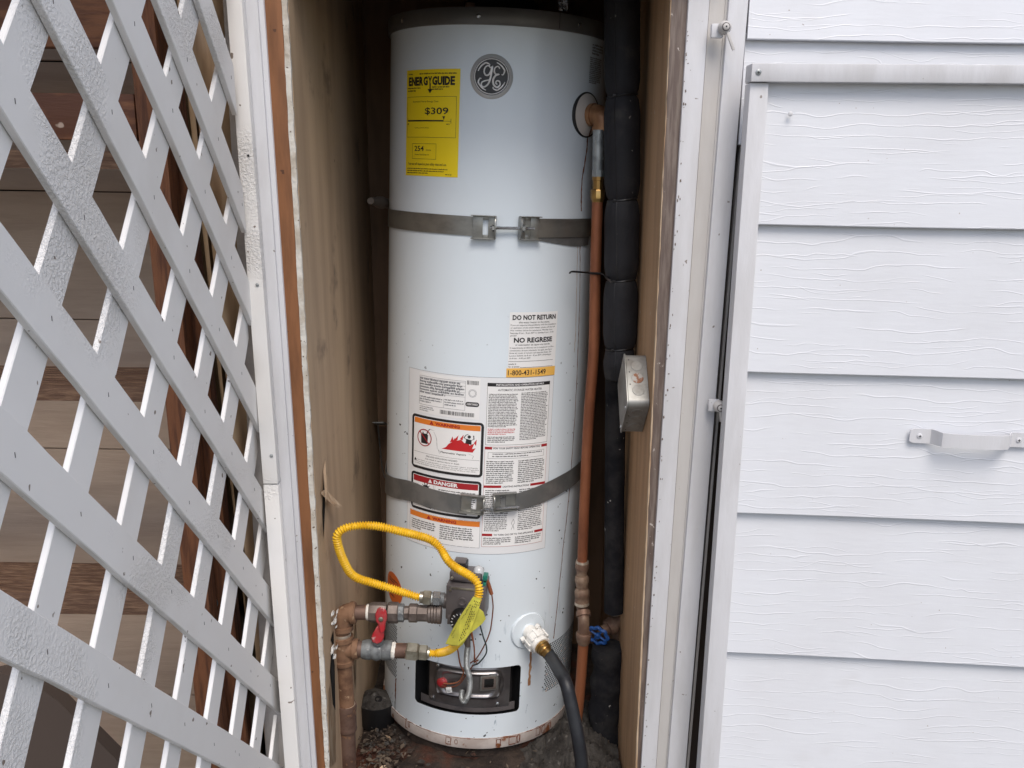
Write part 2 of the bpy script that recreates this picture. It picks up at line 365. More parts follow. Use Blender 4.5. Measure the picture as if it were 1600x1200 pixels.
# --- closet walls
def wall_panel(name, P, thick, mat, label, nx=24, nz=90, amp=.0008):
    root = thing(name, label, 'wall', at=tuple(P[0]))
    mb = MB().mat(mat); P = [Vector(p) for p in P]
    mb.poly_prism(P, thick); mb.build('panel', root, smooth=0); return root
YS = 1.527
LW = edge((513, 1150), (449.5, 0), YS)
lw = wall_panel('closet_left_wall', [(LW(.0), YS+.004, 0), (LW(2.35), YS+.004, 2.35), (LW(2.35)-.004, 2.33, 2.35), (LW(0)-.004, 2.33, 0)], (-.012, 0, 0), 'beige_wall', 'beige painted closet wall behind the yellow gas hose, mottled with mouldy stains')
RW = edge((1026, 500), (1049, 0), YF)
rw = wall_panel('closet_right_wall', [(RW(.0), YF+.004, 0), (RW(2.35), YF+.004, 2.35), (RW(2.35), 2.33, 2.35), (RW(0), 2.33, 0)], (.012, 0, 0), 'right_wall_paint', 'tan painted plywood closet wall carrying the junction box')
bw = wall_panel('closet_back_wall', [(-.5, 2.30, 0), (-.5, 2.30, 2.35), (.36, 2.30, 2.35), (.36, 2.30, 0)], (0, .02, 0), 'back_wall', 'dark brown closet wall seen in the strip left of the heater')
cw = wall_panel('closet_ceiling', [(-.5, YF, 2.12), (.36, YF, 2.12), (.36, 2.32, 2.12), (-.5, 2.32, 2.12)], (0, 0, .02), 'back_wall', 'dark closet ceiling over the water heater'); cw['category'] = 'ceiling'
# peeled splinters and rot on the left wall
def lwp(x, y, off=.0):                                # point on the left wall
    d = ray(x, y); X = LW(1.0)
    for _ in range(4):
        P = CAM + d*X/d[0]; X = LW(P[2])+off
    return Vector(P)
mb = MB().mat('flesh_wood')
for pl in ([(502, 772), (508, 768), (522, 790), (512, 788)], ):
    q = [lwp(*p, .002) for p in pl]; q[2] += Vector((.018, -.01, -.003)); q[3] += Vector((.014, -.008, 0)); mb.poly_prism(q, (.0, .003, .004))
mb.mat('beige_wall')
q = [lwp(505, 735, .001), lwp(508, 720, .001), lwp(511, 765, .010), lwp(509, 785, .012)]; mb.poly_prism(q, (0, .003, 0))
mb.build('splinter', lw, smooth=0)
mb = MB().mat('near_black')
for pl in ([(504, 800), (506, 745), (508, 790), (506, 842)], [(519, 1010), (523, 1040), (524, 1110), (520, 1100), (516, 1050)], [(517, 1000), (521, 985), (522, 1010)]):
    mb.poly_prism([lwp(*p, .0012) for p in pl], (0, .0004, 0))
mb.build('crack', lw, smooth=0)
mb = MB().mat('flesh_wood')
for pl in ([(514, 1080), (520, 1050), (524, 1075), (525, 1190), (516, 1200)], [(553, 1030), (556, 960), (558, 1000), (556, 1080)]):
    mb.poly_prism([lwp(*p, .0010) for p in pl], (0, .0004, 0))
mb.build('bare_wood', lw, smooth=0)
mb = MB().mat('white_plastic')
for k in range(26):
    cx, cy = random.gauss(521, 3), random.choice([958, 967, 975, 1015, 1027])+random.gauss(0, 4)
    P = lwp(cx, cy, .004); s_ = random.uniform(.002, .006)
    mb.box(P, s_, s_*1.5, s_, X=Vector((random.random(), random.random(), .3)).normalized(), bev=0)
mb.build('plaster_crumbs', lw, smooth=0, kind='stuff')

# --- left door post
lp = thing('door_post', 'white painted corner trim with bare brown stud left of the closet opening', 'door frame', at=(-.42, 1.5, 0))
strip('smooth_trim', [(371, 0), (457, 1150)], [(402, 0), (482.5, 1150)], 1.510, 1.62, 'trim_white', lp)
strip('narrow_trim', [(401, 0), (481.5, 1150)], [(411.5, 0), (491, 1150)], 1.518, 1.62, 'trim_white', lp, bev=.001)
strip('stud', [(410.5, 0), (490, 1150)], [(439.5, 0), (505, 1150)], YS-.002, 1.63, 'stud_wood', lp, bev=.001)
eL = edge((439.5, 0), (505, 1150), YS); eR = edge((449.5, 0), (513, 1150), YS)
mb = MB().mat('ply_edge'); n = 130; V = []
for i in range(n+1):
    z = .02+2.3*i/n; j1 = random.uniform(0, .0015); j2 = random.uniform(-.0015, 0.0005)
    V += [(eL(z)+j1, YS-.0025-random.uniform(0, .0008), z), (eR(z)+j2, YS-.0025-random.uniform(0, .0008), z), (eR(z)+j2, YS+.0035, z), (eL(z), YS+.0035, z)]
mb.add(V, [(i*4+k, i*4+(k+1) % 4, i*4+4+(k+1) % 4, i*4+4+k) for i in range(n) for k in range(4)]); mb.build('plywood_edge', lp, smooth=30)

# --- right casing
rf = thing('door_frame', 'layered white casing with brown jamb right of the closet opening', 'door frame', at=(.3, 1.5, 0))
strip('brown_jamb', [(1049, 0), (1026, 500)], [(1078, 0), (1047, 500)], YF-.001, YF+.0035, 'brown_paint', rf, bev=.002)
strip('white_casing', [(1076, 0), (1045, 500)], [(1109, 0), (1074, 500)], YF-.008, 1.63, 'trim_white', rf, bev=.002)
strip('cream_casing', [(1109, 0), (1074, 500)], [(1135, 0), (1098, 500)], YF-.004, 1.625, 'trim_cream', rf, bev=.001)
strip('bead', [(1134, 0), (1095, 500)], [(1139, 0), (1099, 500)], YF-.006, 1.625, 'trim_cream', rf, bev=.001)
strip('outer_casing', [(1139, 0), (1099, 500)], [(1170, 0), (1129, 500)], YF-.013, 1.62, 'trim_white', rf, bev=.003)
strip('weather_strip', [(1175.5, 0), (1132.5, 500)], [(1179.5, 0), (1136.5, 500)], 1.570, 1.585, 'trim_cream', rf, bev=.0005, z1=1.75)
# jamb ply edge line
eL = edge((1048, 0), (1025, 500), YF-.004); eR = edge((1049.6, 0), (1027.2, 500), YF-.004)
mb = MB().mat('flesh_wood'); V = []
for i in range(131):
    z = .02+2.3*i/130
    V += [(eL(z)+random.uniform(0, .001), YF-.002, z), (eR(z)+random.uniform(-.001, .0005), YF-.002, z), (eR(z), YF+.003, z), (eL(z), YF+.003, z)]
mb.add(V, [(i*4+k, i*4+(k+1) % 4, i*4+4+(k+1) % 4, i*4+4+k) for i in range(130) for k in range(4)]); mb.build('plywood_edge', rf, smooth=30)
# paint chips on casing edge
mb = MB().mat('brown_paint')
eC = edge((1076, 0), (1045, 500), YF-.0086)
for k in range(70):
    z = random.uniform(.35, 1.9); w_ = random.uniform(.0008, .0028); h_ = random.uniform(.001, .006)
    x = eC(z)+random.uniform(.0005, .006); mb.add([(x, YF-.0086, z), (x+w_, YF-.0086, z+.001), (x+w_*.7, YF-.0086, z+h_), (x-.0004, YF-.0086, z+h_*.7)], [(0, 1, 2, 3)])
mb.build('paint_chips', rf, smooth=0, kind='stuff')
def latch(cx, cy, Y, ang, ln, block):
    c0 = onY(cx, cy, Y); n = Vector((0, -1, 0)); mb = MB().mat('trim_white')
    mb.box(c0+Vector(block), .020, .010, .022, bev=.003)
    root = mb.build('turn_latch', rf)
    m2 = MB().mat('trim_cream'); m2.turned(c0, c0+n*.016, [(0, .0105), (.5, .0105), (.75, .009), (1, .006)], 20)
    d = Vector((math.sin(ang), 0, -math.cos(ang)))
    m2.box(c0+n*.012+d*(ln/2+.004), .0045, .004, ln, X=Vector((math.cos(ang), 0, math.sin(ang))), Z=d, bev=.001)
    m2.build('lever', root)
    m3 = MB().mat('valve_grey'); m3.turned(c0+n*.0155, c0+n*.0164, [(0, .0066), (1, .0066)], 20); m3.mat('trim_cream'); m3.turned(c0+n*.016, c0+n*.019, [(0, .0050), (.6, .005), (1, .003)], 16); m3.mat('black'); m3.disc(c0+n*.0188, n, .0015, .0006, 8); m3.build('screw', root)
latch(1131, 44, 1.532, .42, .034, (-.010, .004, -.004))
latch(1123, 634, 1.530, .12, .022, (-.008, .004, 0))

# --- house wall above and right (lapped siding)
hw = thing('house_wall', 'white lap siding of the house above the door panel', 'wall', at=(.9, 1.56, 0))
eW = edge((1170, 0), (1129, 500), YF)
za = onY(1300, 64.5, YF-.006).z
ztop_gap = onY(1170, 250, YF).z
exps = .165
def lap_board(root, xl, xr, zb, zt, Yb, Yt, mat, th=.009, name='siding_board', yl=None):
    mb = MB().mat(mat); nx = 14
    V = []
    for i in range(nx+1):
        x0 = xl(zb)+(xr-xl(zb))*i/nx; x1 = xl(zt)+(xr-xl(zt))*i/nx
        dy = (yl(x0) if yl else 0)
        w_ = .0006*math.sin(x0*9+zb*20)
        V += [(x0, Yb+dy+th, zb+w_), (x0, Yb+dy+.001, zb+w_), (x0, Yb+dy, zb+.0015+w_), (x1, Yt+dy, zt), (x1, Yt+dy+th, zt)]
    fs = [(i*5+k, i*5+(k+1) % 5, i*5+5+(k+1) % 5, i*5+5+k) for i in range(nx) for k in range(5)]
    fs += [[0, 1, 2, 3, 4], [nx*5+4-k for k in range(5)]]
    mb.add(V, fs); return mb.build(name, root, smooth=25)
for i in range(-10, 3):
    zb = za+exps*i
    lap_board(hw, eW if zb > ztop_gap else (lambda z: eW(z)+.05), 2.2, zb, zb+exps+.012, YF-.012, YF+.002, 'siding')
mb = MB().mat('roof_dark'); mb.poly_prism([(.30, 1.60, 0), (2.2, 1.60, 0), (2.2, 1.60, 2.45), (.30, 1.60, 2.45)], (0, .05, 0)); mb.build('dark_sheet', hw, smooth=0)  # dark sheet, its colour stands in for shade in the door panel gap
# siding above the opening (out of frame, it shades the closet)
hd = thing('wall_over_closet', 'white siding header over the closet opening', 'wall', at=(0, 1.56, 1.95))
HEADZ = 1.905
for i in range(3):
    zb = HEADZ+exps*i; lap_board(hd, lambda z: -.42, .33, zb, zb+exps+.012, 1.535, 1.549, 'siding')
mb = MB().mat('roof_dark'); mb.poly_prism([(-.42, 1.56, HEADZ+.005), (.33, 1.56, HEADZ+.005), (.33, 1.56, 2.42), (-.42, 1.56, 2.42)], (0, .06, 0)); mb.build('lintel', hd, smooth=0)

# --- detached door panel (leans against the wall, right end nearer)
PX0, PY0, PK = .39, 1.485, .07
def pn(x): return PY0-PK*(x-PX0)
def onP(x, y, off=0):                                 # pixel -> panel plane, off towards the camera
    d = ray(x, y); t = (PY0+PK*PX0-off)/(d[1]+PK*d[0]); return Vector(CAM+d*t)
def pedge(p, q, off=0):
    a = onP(*p, off); c = onP(*q, off); k = (c.x-a.x)/(c.z-a.z); return lambda z: a.x+k*(z-a.z)
dp = thing('closet_door', 'white siding door panel with pull handle, set against the house wall', 'door', at=(.9, 1.5, .2))
eo = pedge((1170, 128), (1121, 800)); ei = pedge((1199, 128), (1150, 800))
ztop = onP(1170, 99, .012).z; zrail = onP(1170, 128, .012).z
PR = 1.35
def pbox(xl, xr, z0, z1, f, bk, mat, name, parent, bev=.0015):
    mb = MB().mat(mat); P = []
    for xe in (xl, xr):
        for o_ in (f, bk):
            for z in (z0, z1):
                x = xe(z); P.append(Vector((x, pn(x)-o_, z)))
    mb.hexa(P, bev); return mb.build(name, parent, smooth=50)
pbox(eo, ei, .15, zrail-.001, .010, -.022, 'trim_white', 'stile', dp)
pbox(lambda z: eo(ztop)-.001, lambda z: PR, zrail, ztop, .017, -.022, 'trim_white', 'top_rail', dp, .002)
laps = [(350, 360), (578, 597), (800, 821), (1018, 1046)]
zs = [zrail+.0]
for a_, c_ in laps: zs.append((onP(1175, a_, .008).z+onP(1600, c_, .008).z)/2)
zs.append(zs[-1]-(zs[-2]-zs[-1])); zs.append(zs[-1]-.2)
for i in range(len(zs)-1):
    lap_board(dp, ei, PR, max(zs[i+1], .12), zs[i]+.010 if i else zs[i], PY0-.0085, PY0+.005, 'siding', yl=lambda x: -PK*(x-PX0))
mb = MB().mat('roof_dark'); P = [Vector((x, pn(x)+.013, z)) for x, z in ((.40, .12), (PR, .12), (PR, ztop-.02), (.42, ztop-.02))]; mb.poly_prism(P, (0, .008, 0)); mb.build('backing', dp, smooth=0)
def screw(c, n, r, parent, mat='zinc_bright', cross=True, name='screw'):
    mb = MB().mat(mat); n = Vector(n).normalized(); mb.turned(c, c+n*r*.45, [(0, r), (.5, r), (1, r*.55)], 14)
    if cross:
        mb.mat('black'); t = n.orthogonal().normalized(); b_ = n.cross(t)
        mb.box(c+n*r*.45, r*.9, r*.22, .0006, X=(t+b_).normalized(), Y=(t-b_).normalized(), Z=n)
        mb.box(c+n*(r*.45+.0002), r*.9, r*.22, .0006, X=(t-b_).normalized(), Y=(t+b_).normalized(), Z=n)
    return mb.build(name, parent)
pnn = Vector((-PK, -1, 0)).normalized()
screw(onP(1185, 113, .017), pnn, .0045, dp, 'galvanised')
screw(onP(1235, 178, .006), pnn, .004, dp, 'trim_white', False, 'nail')
# handle
hn = Vector((-PK, -1, 0)).normalized(); ht = Vector((1, -PK, 0)).normalized()
p0 = onP(1421, 680, .008); p1 = onP(1612, 688, .008); Ln = (p1-p0).length; ux = (p1-p0).normalized()
hz = Vector((0, 0, 1)); prof = [(0, 0), (.03, 0), (.17, .0), (.195, .006), (.23, .019), (.30, .023), (.5, .025), (.70, .023), (.77, .019), (.805, .006), (.83, 0), (.97, 0), (1, 0)]
hw_ = [.0095, .0125, .0125, .0125, .012, .012, .012, .012, .012, .0125, .0125, .0125, .0095]
mb = MB().mat('trim_white'); V = []
for (t, o_), w_ in zip(prof, hw_):
    c0 = p0+ux*(t*Ln)+hn*o_
    V += [c0-hz*w_, c0+hz*w_, c0+hz*w_+hn*.0022, c0-hz*w_+hn*.0022]
mb.add(V, [(i*4+k, i*4+(k+1) % 4, i*4+4+(k+1) % 4, i*4+4+k) for i in range(12) for k in range(4)]+[(0, 1, 2, 3), (51, 50, 49, 48)])
ho = mb.build('handle', dp, smooth=35)
screw(p0+ux*.016+hn*.0022, hn, .0045, ho, 'trim_white'); screw(p1-ux*.022+hn*.0022, hn, .0045, ho, 'trim_white')

# ------------------------------------------------------------------ lattice
lt = thing('lattice_screen', 'white painted diagonal lattice panel with crackled paint on the left', 'lattice', at=(-.44, 1.1, 0))
Y0, Y1, Z0, Z1 = .30, 1.515, .15, 2.25
def slat(zl_at, k, ztick, x0, x1, name='slat'):
    """slat in the Y-Z plane: lower edge z = zl_at + k (Y-1.1), vertical width ztick; clipped to the panel."""
    pts = []
    lo = lambda Y: zl_at+k*(Y-1.1); hi = lambda Y: lo(Y)+ztick
    poly = [(Y0-2, lo(Y0-2)), (Y1+2, lo(Y1+2)), (Y1+2, hi(Y1+2)), (Y0-2, hi(Y0-2))]
    def clip(P, f):
        out = []
        for i in range(len(P)):
            a, c = P[i], P[(i+1) % len(P)]; fa, fc = f(a), f(c)
            if fa >= 0: out.append(a)
            if (fa >= 0) != (fc >= 0): t = fa/(fa-fc); out.append((a[0]+(c[0]-a[0])*t, a[1]+(c[1]-a[1])*t))
        return out
    for f in (lambda p: p[0]-Y0, lambda p: sy(p[1])-p[0], lambda p: p[1]-Z0, lambda p: Z1-p[1]):
        poly = clip(poly, f)
        if len(poly) < 3: return
    # wobble long edges a little
    out = []
    for i in range(len(poly)):
        a, c = poly[i], poly[(i+1) % len(poly)]; L_ = math.hypot(c[0]-a[0], c[1]-a[1]); n = max(1, int(L_/.05))
        for j in range(n):
            t = j/n; w_ = random.gauss(0, .0005) if j else 0; out.append((a[0]+(c[0]-a[0])*t, a[1]+(c[1]-a[1])*t+w_))
    mb = MB().mat('lattice_paint'); q = [Vector((x1, y, z)) for y, z in out]; mb.poly_prism(q, (x0-x1, 0, 0))
    bm = bmesh.new(); vs = [bm.verts.new(v) for v in mb.v]
    for f in mb.f: bm.faces.new([vs[i] for i in f])
    bmesh.ops.recalc_face_normals(bm, faces=bm.faces)
    es = [e for e in bm.edges if len(e.link_faces) == 2 and e.calc_face_angle(0) > 1.2]
    bmesh.ops.bevel(bm, geom=es, offset=.001, segments=1, affect='EDGES'); bm.verts.index_update()
    m2 = MB().mat('lattice_paint'); m2.add([v.co.copy() for v in bm.verts], [[v.index for v in f.verts] for f in bm.faces]); bm.free()
    m2.build(name, lt, smooth=30)
a_ = onX(357, 0, -.4395); c_ = onX(445, 1150, -.4395); ks = (c_.y-a_.y)/(c_.z-a_.z)
def sy(z): return a_.y+ks*(z-a_.z)
FS = [2.39, 2.21, 2.026, 1.855, 1.71, 1.531, 1.350, 1.167, .982, .794, .612, .43]
for z in FS: slat(z+.006, -.955, .069, -.4480, -.4395, 'front_slat')
RS = [1.497+.222*k+random.uniform(-.004, .004) for k in range(-7, 10)]
for z in RS: slat(z, 1.20, .082, -.4560, -.4488, 'rear_slat')
mb = MB().mat('valve_grey')
for zf in FS:
    for zr in RS:
        cf, cr_ = zf+.006+.0345, zr+.041; y = (cf-cr_)/(1.20+.955); zc_ = cf-.955*y; y += 1.1
        if Y0 < y < sy(zc_)-.01 and Z0 < zc_ < Z1:
            c0 = Vector((-.4395, y+random.gauss(0, .004), zc_+random.gauss(0, .004))); mb.box(c0, .0006, .0012, .0050, Y=Vector((0, 1, random.gauss(0, .3))).normalized())
mb.build('staples', lt, smooth=0, kind='stuff')
zsplit = onY(420, 757, 1.49).z
strip('stile', [(353, 0), (441, 1150)], [(378, 0), (464, 1150)], 1.490, 1.509, 'lattice_paint', lt, z0=zsplit+.001, bev=.002)
strip('stile', [(353, 0), (441, 1150)], [(378, 0), (464, 1150)], 1.492, 1.509, 'lattice_paint', lt, z1=zsplit-.001, bev=.002)
mb = MB().mat('weathered'); P = [Vector((x, y, z)) for x in (-.58, -.425) for y in (1.548, 1.556) for z in (.1, 2.3)]; mb.hexa(P, .001); mb.build('rear_batten', lt)
screw(onY(402, 445, 1.489), (0, -1, 0), .003, lt, 'galvanised', False, 'nail'); screw(onY(424, 712, 1.489), (0, -1, 0), .003, lt, 'galvanised', False, 'nail')
screw(onY(388, 243, 1.489), (0, -1, 0), .002, lt, 'black', False, 'nail')

# ------------------------------------------------------------------ behind the lattice
nb = thing('neighbour_wall', 'beige board siding seen through the lattice behind the steps', 'wall', at=(-1.5, 1.9, 0))
seams = [1290, 1085, 905, 702, 500, 300, 97, -110]
zz = [onY(150, y, 1.9).z for y in seams]
for i in range(len(zz)-1):
    lap_board(nb, lambda z: -2.6, -.56, zz[i]+.002, zz[i+1]-.001, 1.9, 1.903, 'far_siding', th=.012)
mb = MB().mat('near_black'); mb.poly_prism([(-2.6, 1.92, 0), (-.4, 1.92, 0), (-.4, 1.92, 2.4), (-2.6, 1.92, 2.4)], (0, .05, 0)); mb.build('dark_sheet', nb, smooth=0)
mb = MB().mat('beige_wall'); mb.poly_prism([(-.56, 1.56, 0), (-.56, 1.93, 0), (-.56, 1.93, 2.4), (-.56, 1.56, 2.4)], (.05, 0, 0)); mb.build('return_panel', nb, smooth=0)
st = thing('wooden_steps', 'weathered brown steps and posts behind the lattice', 'stairs', at=(-.8, 1.5, 0))
def tread(yt, yb, back, name='tread'):
    zt = onY(150, yt, 1.45).z; zb = onY(150, yb, 1.45).z; d = ray(150, back); yb_ = (zt-CAMZ)/d[2]*d[1] if abs(d[2]) > .02 and (zt-CAMZ)/d[2] > 0 else 1.62
    yb_ = min(max(yb_, 1.56), 1.72)
    mb = MB().mat('deck_board'); nr = 9; w_ = (yb_-1.45)/nr; prof = []
    prof.append((1.45, zb)); prof.append((1.45, zt-.003))
    for i in range(nr):
        y = 1.45+i*w_; prof += [(y+.001, zt), (y+w_*.62, zt), (y+w_*.7, zt-.006), (y+w_*.95, zt-.006)]
    prof += [(yb_, zt), (yb_, zb)]
    mb.poly_prism([(-2.3, y, z) for y, z in prof], (1.72, 0, 0)); mb.build(name, st, smooth=20)
tread(236, 264, 224); tread(604, 627, 573); tread(928, 960, 880); 
tread(1290, 1330, 1240)
def ppost(xs, y, Yf, w3, mat, name):
    a = onY(xs[0], y[0], Yf); c = onY(xs[1], y[1], Yf); k = (c.x-a.x)/(c.z-a.z)
    mb = MB().mat(mat); P = []
    for i in (0, 1):
        for Y in (Yf, Yf+.04):
            for z in (0, 2.3): P.append(Vector((a.x+k*(z-a.z)+i*w3, Y, z)))
    mb.hexa(P, .002); mb.build(name, st, smooth=30)
ppost((205, 288), (100, 930), 1.44, .042, 'redwood', 'post')
ppost((236, 320), (100, 860), 1.50, .040, 'redwood', 'post')
for y0, y1 in ((-80, 74), (146, 219)):
    z0, z1 = onY(150, y1, 1.47).z, onY(150, y0, 1.47).z
    mb = MB().mat('redwood_plank'); mb.hexa([Vector((x, y, z)) for x in (-2.2, -.60) for y in (1.47, 1.50) for z in (z0, z1)], .002); mb.build('riser_plank', st)
mb = MB().mat('redwood_plank')  # unseen boards added overhead to shade the space behind the lattice
for k in range(6): mb.hexa([Vector((x, y, z)) for x in (-2.4, -.50) for y in (.9+k*.15, 1.045+k*.15) for z in (2.26, 2.30)], .002)
mb.build('added_shade_boards', st, kind='stuff')
# bolt heads on the posts
for (x, y, Y) in ((260, 268, 1.50), (331, 942, 1.50)):
    c0 = onY(x, y, Y); mb = MB().mat('steel_old'); mb.disc(c0, (0, -1, 0), .012, .003, 16); mb.mat('black'); mb.disc(c0+Vector((0, -.003, 0)), (0, -1, 0), .005, .004, 6); mb.build('bolt', st)
ps = thing('plywood_sheet', 'bare tan plywood sheet standing just behind the lattice', 'plywood', at=(-.475, 1.45, 0))
a = onX(300, 100, -.475); c = onX(384, 880, -.475); k = (c.y-a.y)/(c.z-a.z)
P = []
for x in (-.487, -.475):
    for j in (0, 1):
        for z in (0.1, 2.25): P.append(Vector((x, (a.y+k*(z-a.z)) if j == 0 else 1.56, z)))
mb = MB().mat('tan_ply'); mb.hexa(P, .001); mb.build('sheet', ps)
# dark stored boards low behind the lattice
dk = thing('stored_board', 'dark curved board lying under the steps behind the lattice', 'board', at=(-.9, 1.4, .2))
mb = MB().mat('near_black'); pts = [onY(x, y, 1.42) for x, y in ((-40, 1320), (-40, 1060), (0, 1052), (40, 1060), (90, 1095), (130, 1135), (180, 1185), (230, 1260), (240, 1330))]
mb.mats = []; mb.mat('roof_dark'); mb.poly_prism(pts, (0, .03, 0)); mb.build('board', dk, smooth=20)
#__HEATER__
# ------------------------------------------------------------------ water heater
wh = thing('water_heater', 'tall white gas water heater with stickers standing in the closet', 'water heater', mw=HM)
HT = 1.537
OA0, OA1, OH0, OH1 = -.147, .1045, .083, .199
avals = sorted(set([round(-math.pi*HR+2*math.pi*HR*i/200, 6) for i in range(200)]+[OA0, OA1]))
hvals = sorted(set([.022+(HT-.022)*i/24 for i in range(25)]+[OH0, OH1]))
na = len(avals); V = [cyl(a, h) for h in hvals for a in avals]; Fs = []
for j in range(len(hvals)-1):
    for i in range(na):
        a0 = avals[i]; a1 = avals[(i+1) % na]
        if OA0-1e-6 <= a0 < OA1-1e-6 and OH0-1e-6 <= hvals[j] < OH1-1e-6: continue
        Fs.append((j*na+i, j*na+(i+1) % na, (j+1)*na+(i+1) % na, (j+1)*na+i))
mb = MB().mat('enamel').add(V, Fs)
# rounded corners and lip of the burner opening
rc = .010
for (ca, ch, sa, sh) in ((OA0, OH0, 1, 1), (OA1, OH0, -1, 1), (OA0, OH1, 1, -1), (OA1, OH1, -1, -1)):
    P = [cyl(ca, ch, HR+.00005)]
    for k in range(7):
        t = math.pi/2*k/6; P.append(cyl(ca+sa*rc*(1-math.sin(t)), ch+sh*rc*(1-math.cos(t)), HR+.00005))
    mb.add(P, [(0, k, k+1) for k in range(1, 7)])
mb.recalc = False
jacket = mb.build('jacket', wh, smooth=60)
def cpatch(mb, a0, a1, h0, h1, r, n=12):
    n = max(1, n); V = []
    for i in range(n+1):
        a = a0+(a1-a0)*i/n; V += [cyl(a, h0, r), cyl(a, h1, r)]
    mb.add(V, [(2*i, 2*i+2, 2*i+3, 2*i+1) for i in range(n)])
mb = MB().mat('near_black'); cpatch(mb, OA0-.02, OA1+.02, OH0-.02, OH1+.02, HR-.045, 20)
mb.mat('black')
V = []
for i in range(21):
    a = OA0-.02+(OA1-OA0+.04)*i/20; V += [cyl(a, OH0-.012, HR-.001), cyl(a, OH0-.012, HR-.05), cyl(a, OH1+.012, HR-.001), cyl(a, OH1+.012, HR-.05)]
mb.add(V, [(4*i, 4*i+4, 4*i+5, 4*i+1) for i in range(20)]+[(4*i+2, 4*i+6, 4*i+7, 4*i+3) for i in range(20)])
for a in (OA0-.003, OA1+.003): mb.add([cyl(a, OH0-.01, HR-.0005), cyl(a, OH1+.01, HR-.0005), cyl(a, OH1+.01, HR-.05), cyl(a, OH0-.01, HR-.05)], [(0, 1, 2, 3)])
mb.mat('valve_grey'); cpatch(mb, OA0+.004, OA1-.004, OH0-.004, OH0+.016, HR-.016, 16)
mb.recalc = False; mb.build('burner_recess', wh)
# burner cover plate, pressed
def sdbox(x, y, w, h, r): dx = abs(x)-w+r; dy = abs(y)-h+r; return math.hypot(max(dx, 0), max(dy, 0))+min(max(dx, dy), 0)-r
def sst(x, a, b_): t = min(max((x-a)/(b_-a), 0), 1); return t*t*(3-2*t)
def plate_h(a, h):
    x = a+.018; y = h-.150
    z = .009*(1-sst(sdbox(x, y, .080, .036, .016), -.007, .002))
    z -= .0045*(1-sst(sdbox(x, y, .062, .026, .014), -.004, .003))
    z += .0028*(1-sst(abs(math.hypot(x-.045, y*.9)-.038)-.0022, 0, .002))*(1 if x > .070 and abs(y) < .029 else 0)
    z += .0028*(1-sst(abs(math.hypot(x+.044, y*.9)-.038)-.0022, 0, .002))*(1 if x < -.068 and abs(y) < .029 else 0)
    return z
n1, n2 = 110, 56; V = []
A0, A1, B0, B1 = -.118, .086, .090, .206
for i in range(n1+1):
    for j in range(n2+1):
        a = A0+(A1-A0)*i/n1; h = B0+(B1-B0)*j/n2; V.append(cyl(a, h, HR-.016+plate_h(a, h)))
mb = MB().mat('dark_plate'); mb.add(V, [(i*(n2+1)+j, (i+1)*(n2+1)+j, (i+1)*(n2+1)+j+1, i*(n2+1)+j+1) for i in range(n1) for j in range(n2)]); mb.recalc = False
cov = mb.build('burner_cover', wh, smooth=50)
def lbox(mb, pxc, w, h, d, fr, off, bev=.001):
    c0 = fr(*pxc, off) if len(pxc) == 2 else pxc; mb.box(c0, w, h, d, X=fr.t, Y=Vector((0, 0, 1)), Z=fr.n, bev=bev)
frp = tang(.045, -.009)
mb = MB().mat('steel_band'); lbox(mb, (764, 1067), .040, .036, .004, frp, .001, .001); mb.mat('iron_grey'); lbox(mb, (764, 1067), .032, .029, .003, frp, .0035, .001)
sg = mb.build('sight_glass', cov); mb = MB().mat('black_gloss'); lbox(mb, (764, 1067), .021, .020, .003, frp, .0052, .0005); mb.build('pane', sg)
for x, y in ((783, 1039), (778, 1101), (675, 1090), (683, 1040)):
    a, h = Hc(x, y, HR-.012); t = a/HR; nn = Vector((math.sin(t), -math.cos(t), 0)); screw(cyl(a, h, HR-.015), nn, .0045, cov, 'zinc_bright', False)
a, h = Hc(691, 1066, HR-.01); t = a/HR; nn = Vector((math.sin(t), -math.cos(t), 0))
mb = MB().mat('red'); c0 = cyl(a, h, HR-.013); mb.turned(c0, c0+nn*.010, [(0, .0125), (.5, .0125), (.8, .011), (1, .007)], 20); mb.build('grommet', cov)
# top cap
mb = MB().mat('rim'); seg = 128; prof = [(.0, HR+.0005), (.0, HR+.0045), (.003, HR+.0055), (.028, HR+.0055), (.031, HR+.004), (.032, HR-.004), (.030, .02)]
V = [Vector((r*math.cos(2*math.pi*k/seg), r*math.sin(2*math.pi*k/seg), HT-.002+z)) for z, r in prof for k in range(seg)]
mb.add(V, [(i*seg+k, i*seg+(k+1) % seg, (i+1)*seg+(k+1) % seg, (i+1)*seg+k) for i in range(len(prof)-1) for k in range(seg)])
capo = mb.build('top_cap', wh, smooth=35)
for a in (-.2188, -.0368, .1663, .36, -.40):
    t = a/HR; nn = Vector((math.sin(t), -math.cos(t), 0)); screw(cyl(a, HT+.013, HR+.005), nn, .0042, capo, 'zinc_bright', False)
mb = MB().mat('black'); a = .118; t = a/HR; mb.box(cyl(a, HT+.014, HR+.0056), .0008, .001, .028, X=Vector((math.cos(t), math.sin(t), 0)), Y=Vector((math.sin(t), -math.cos(t), 0))); mb.build('seam', capo)
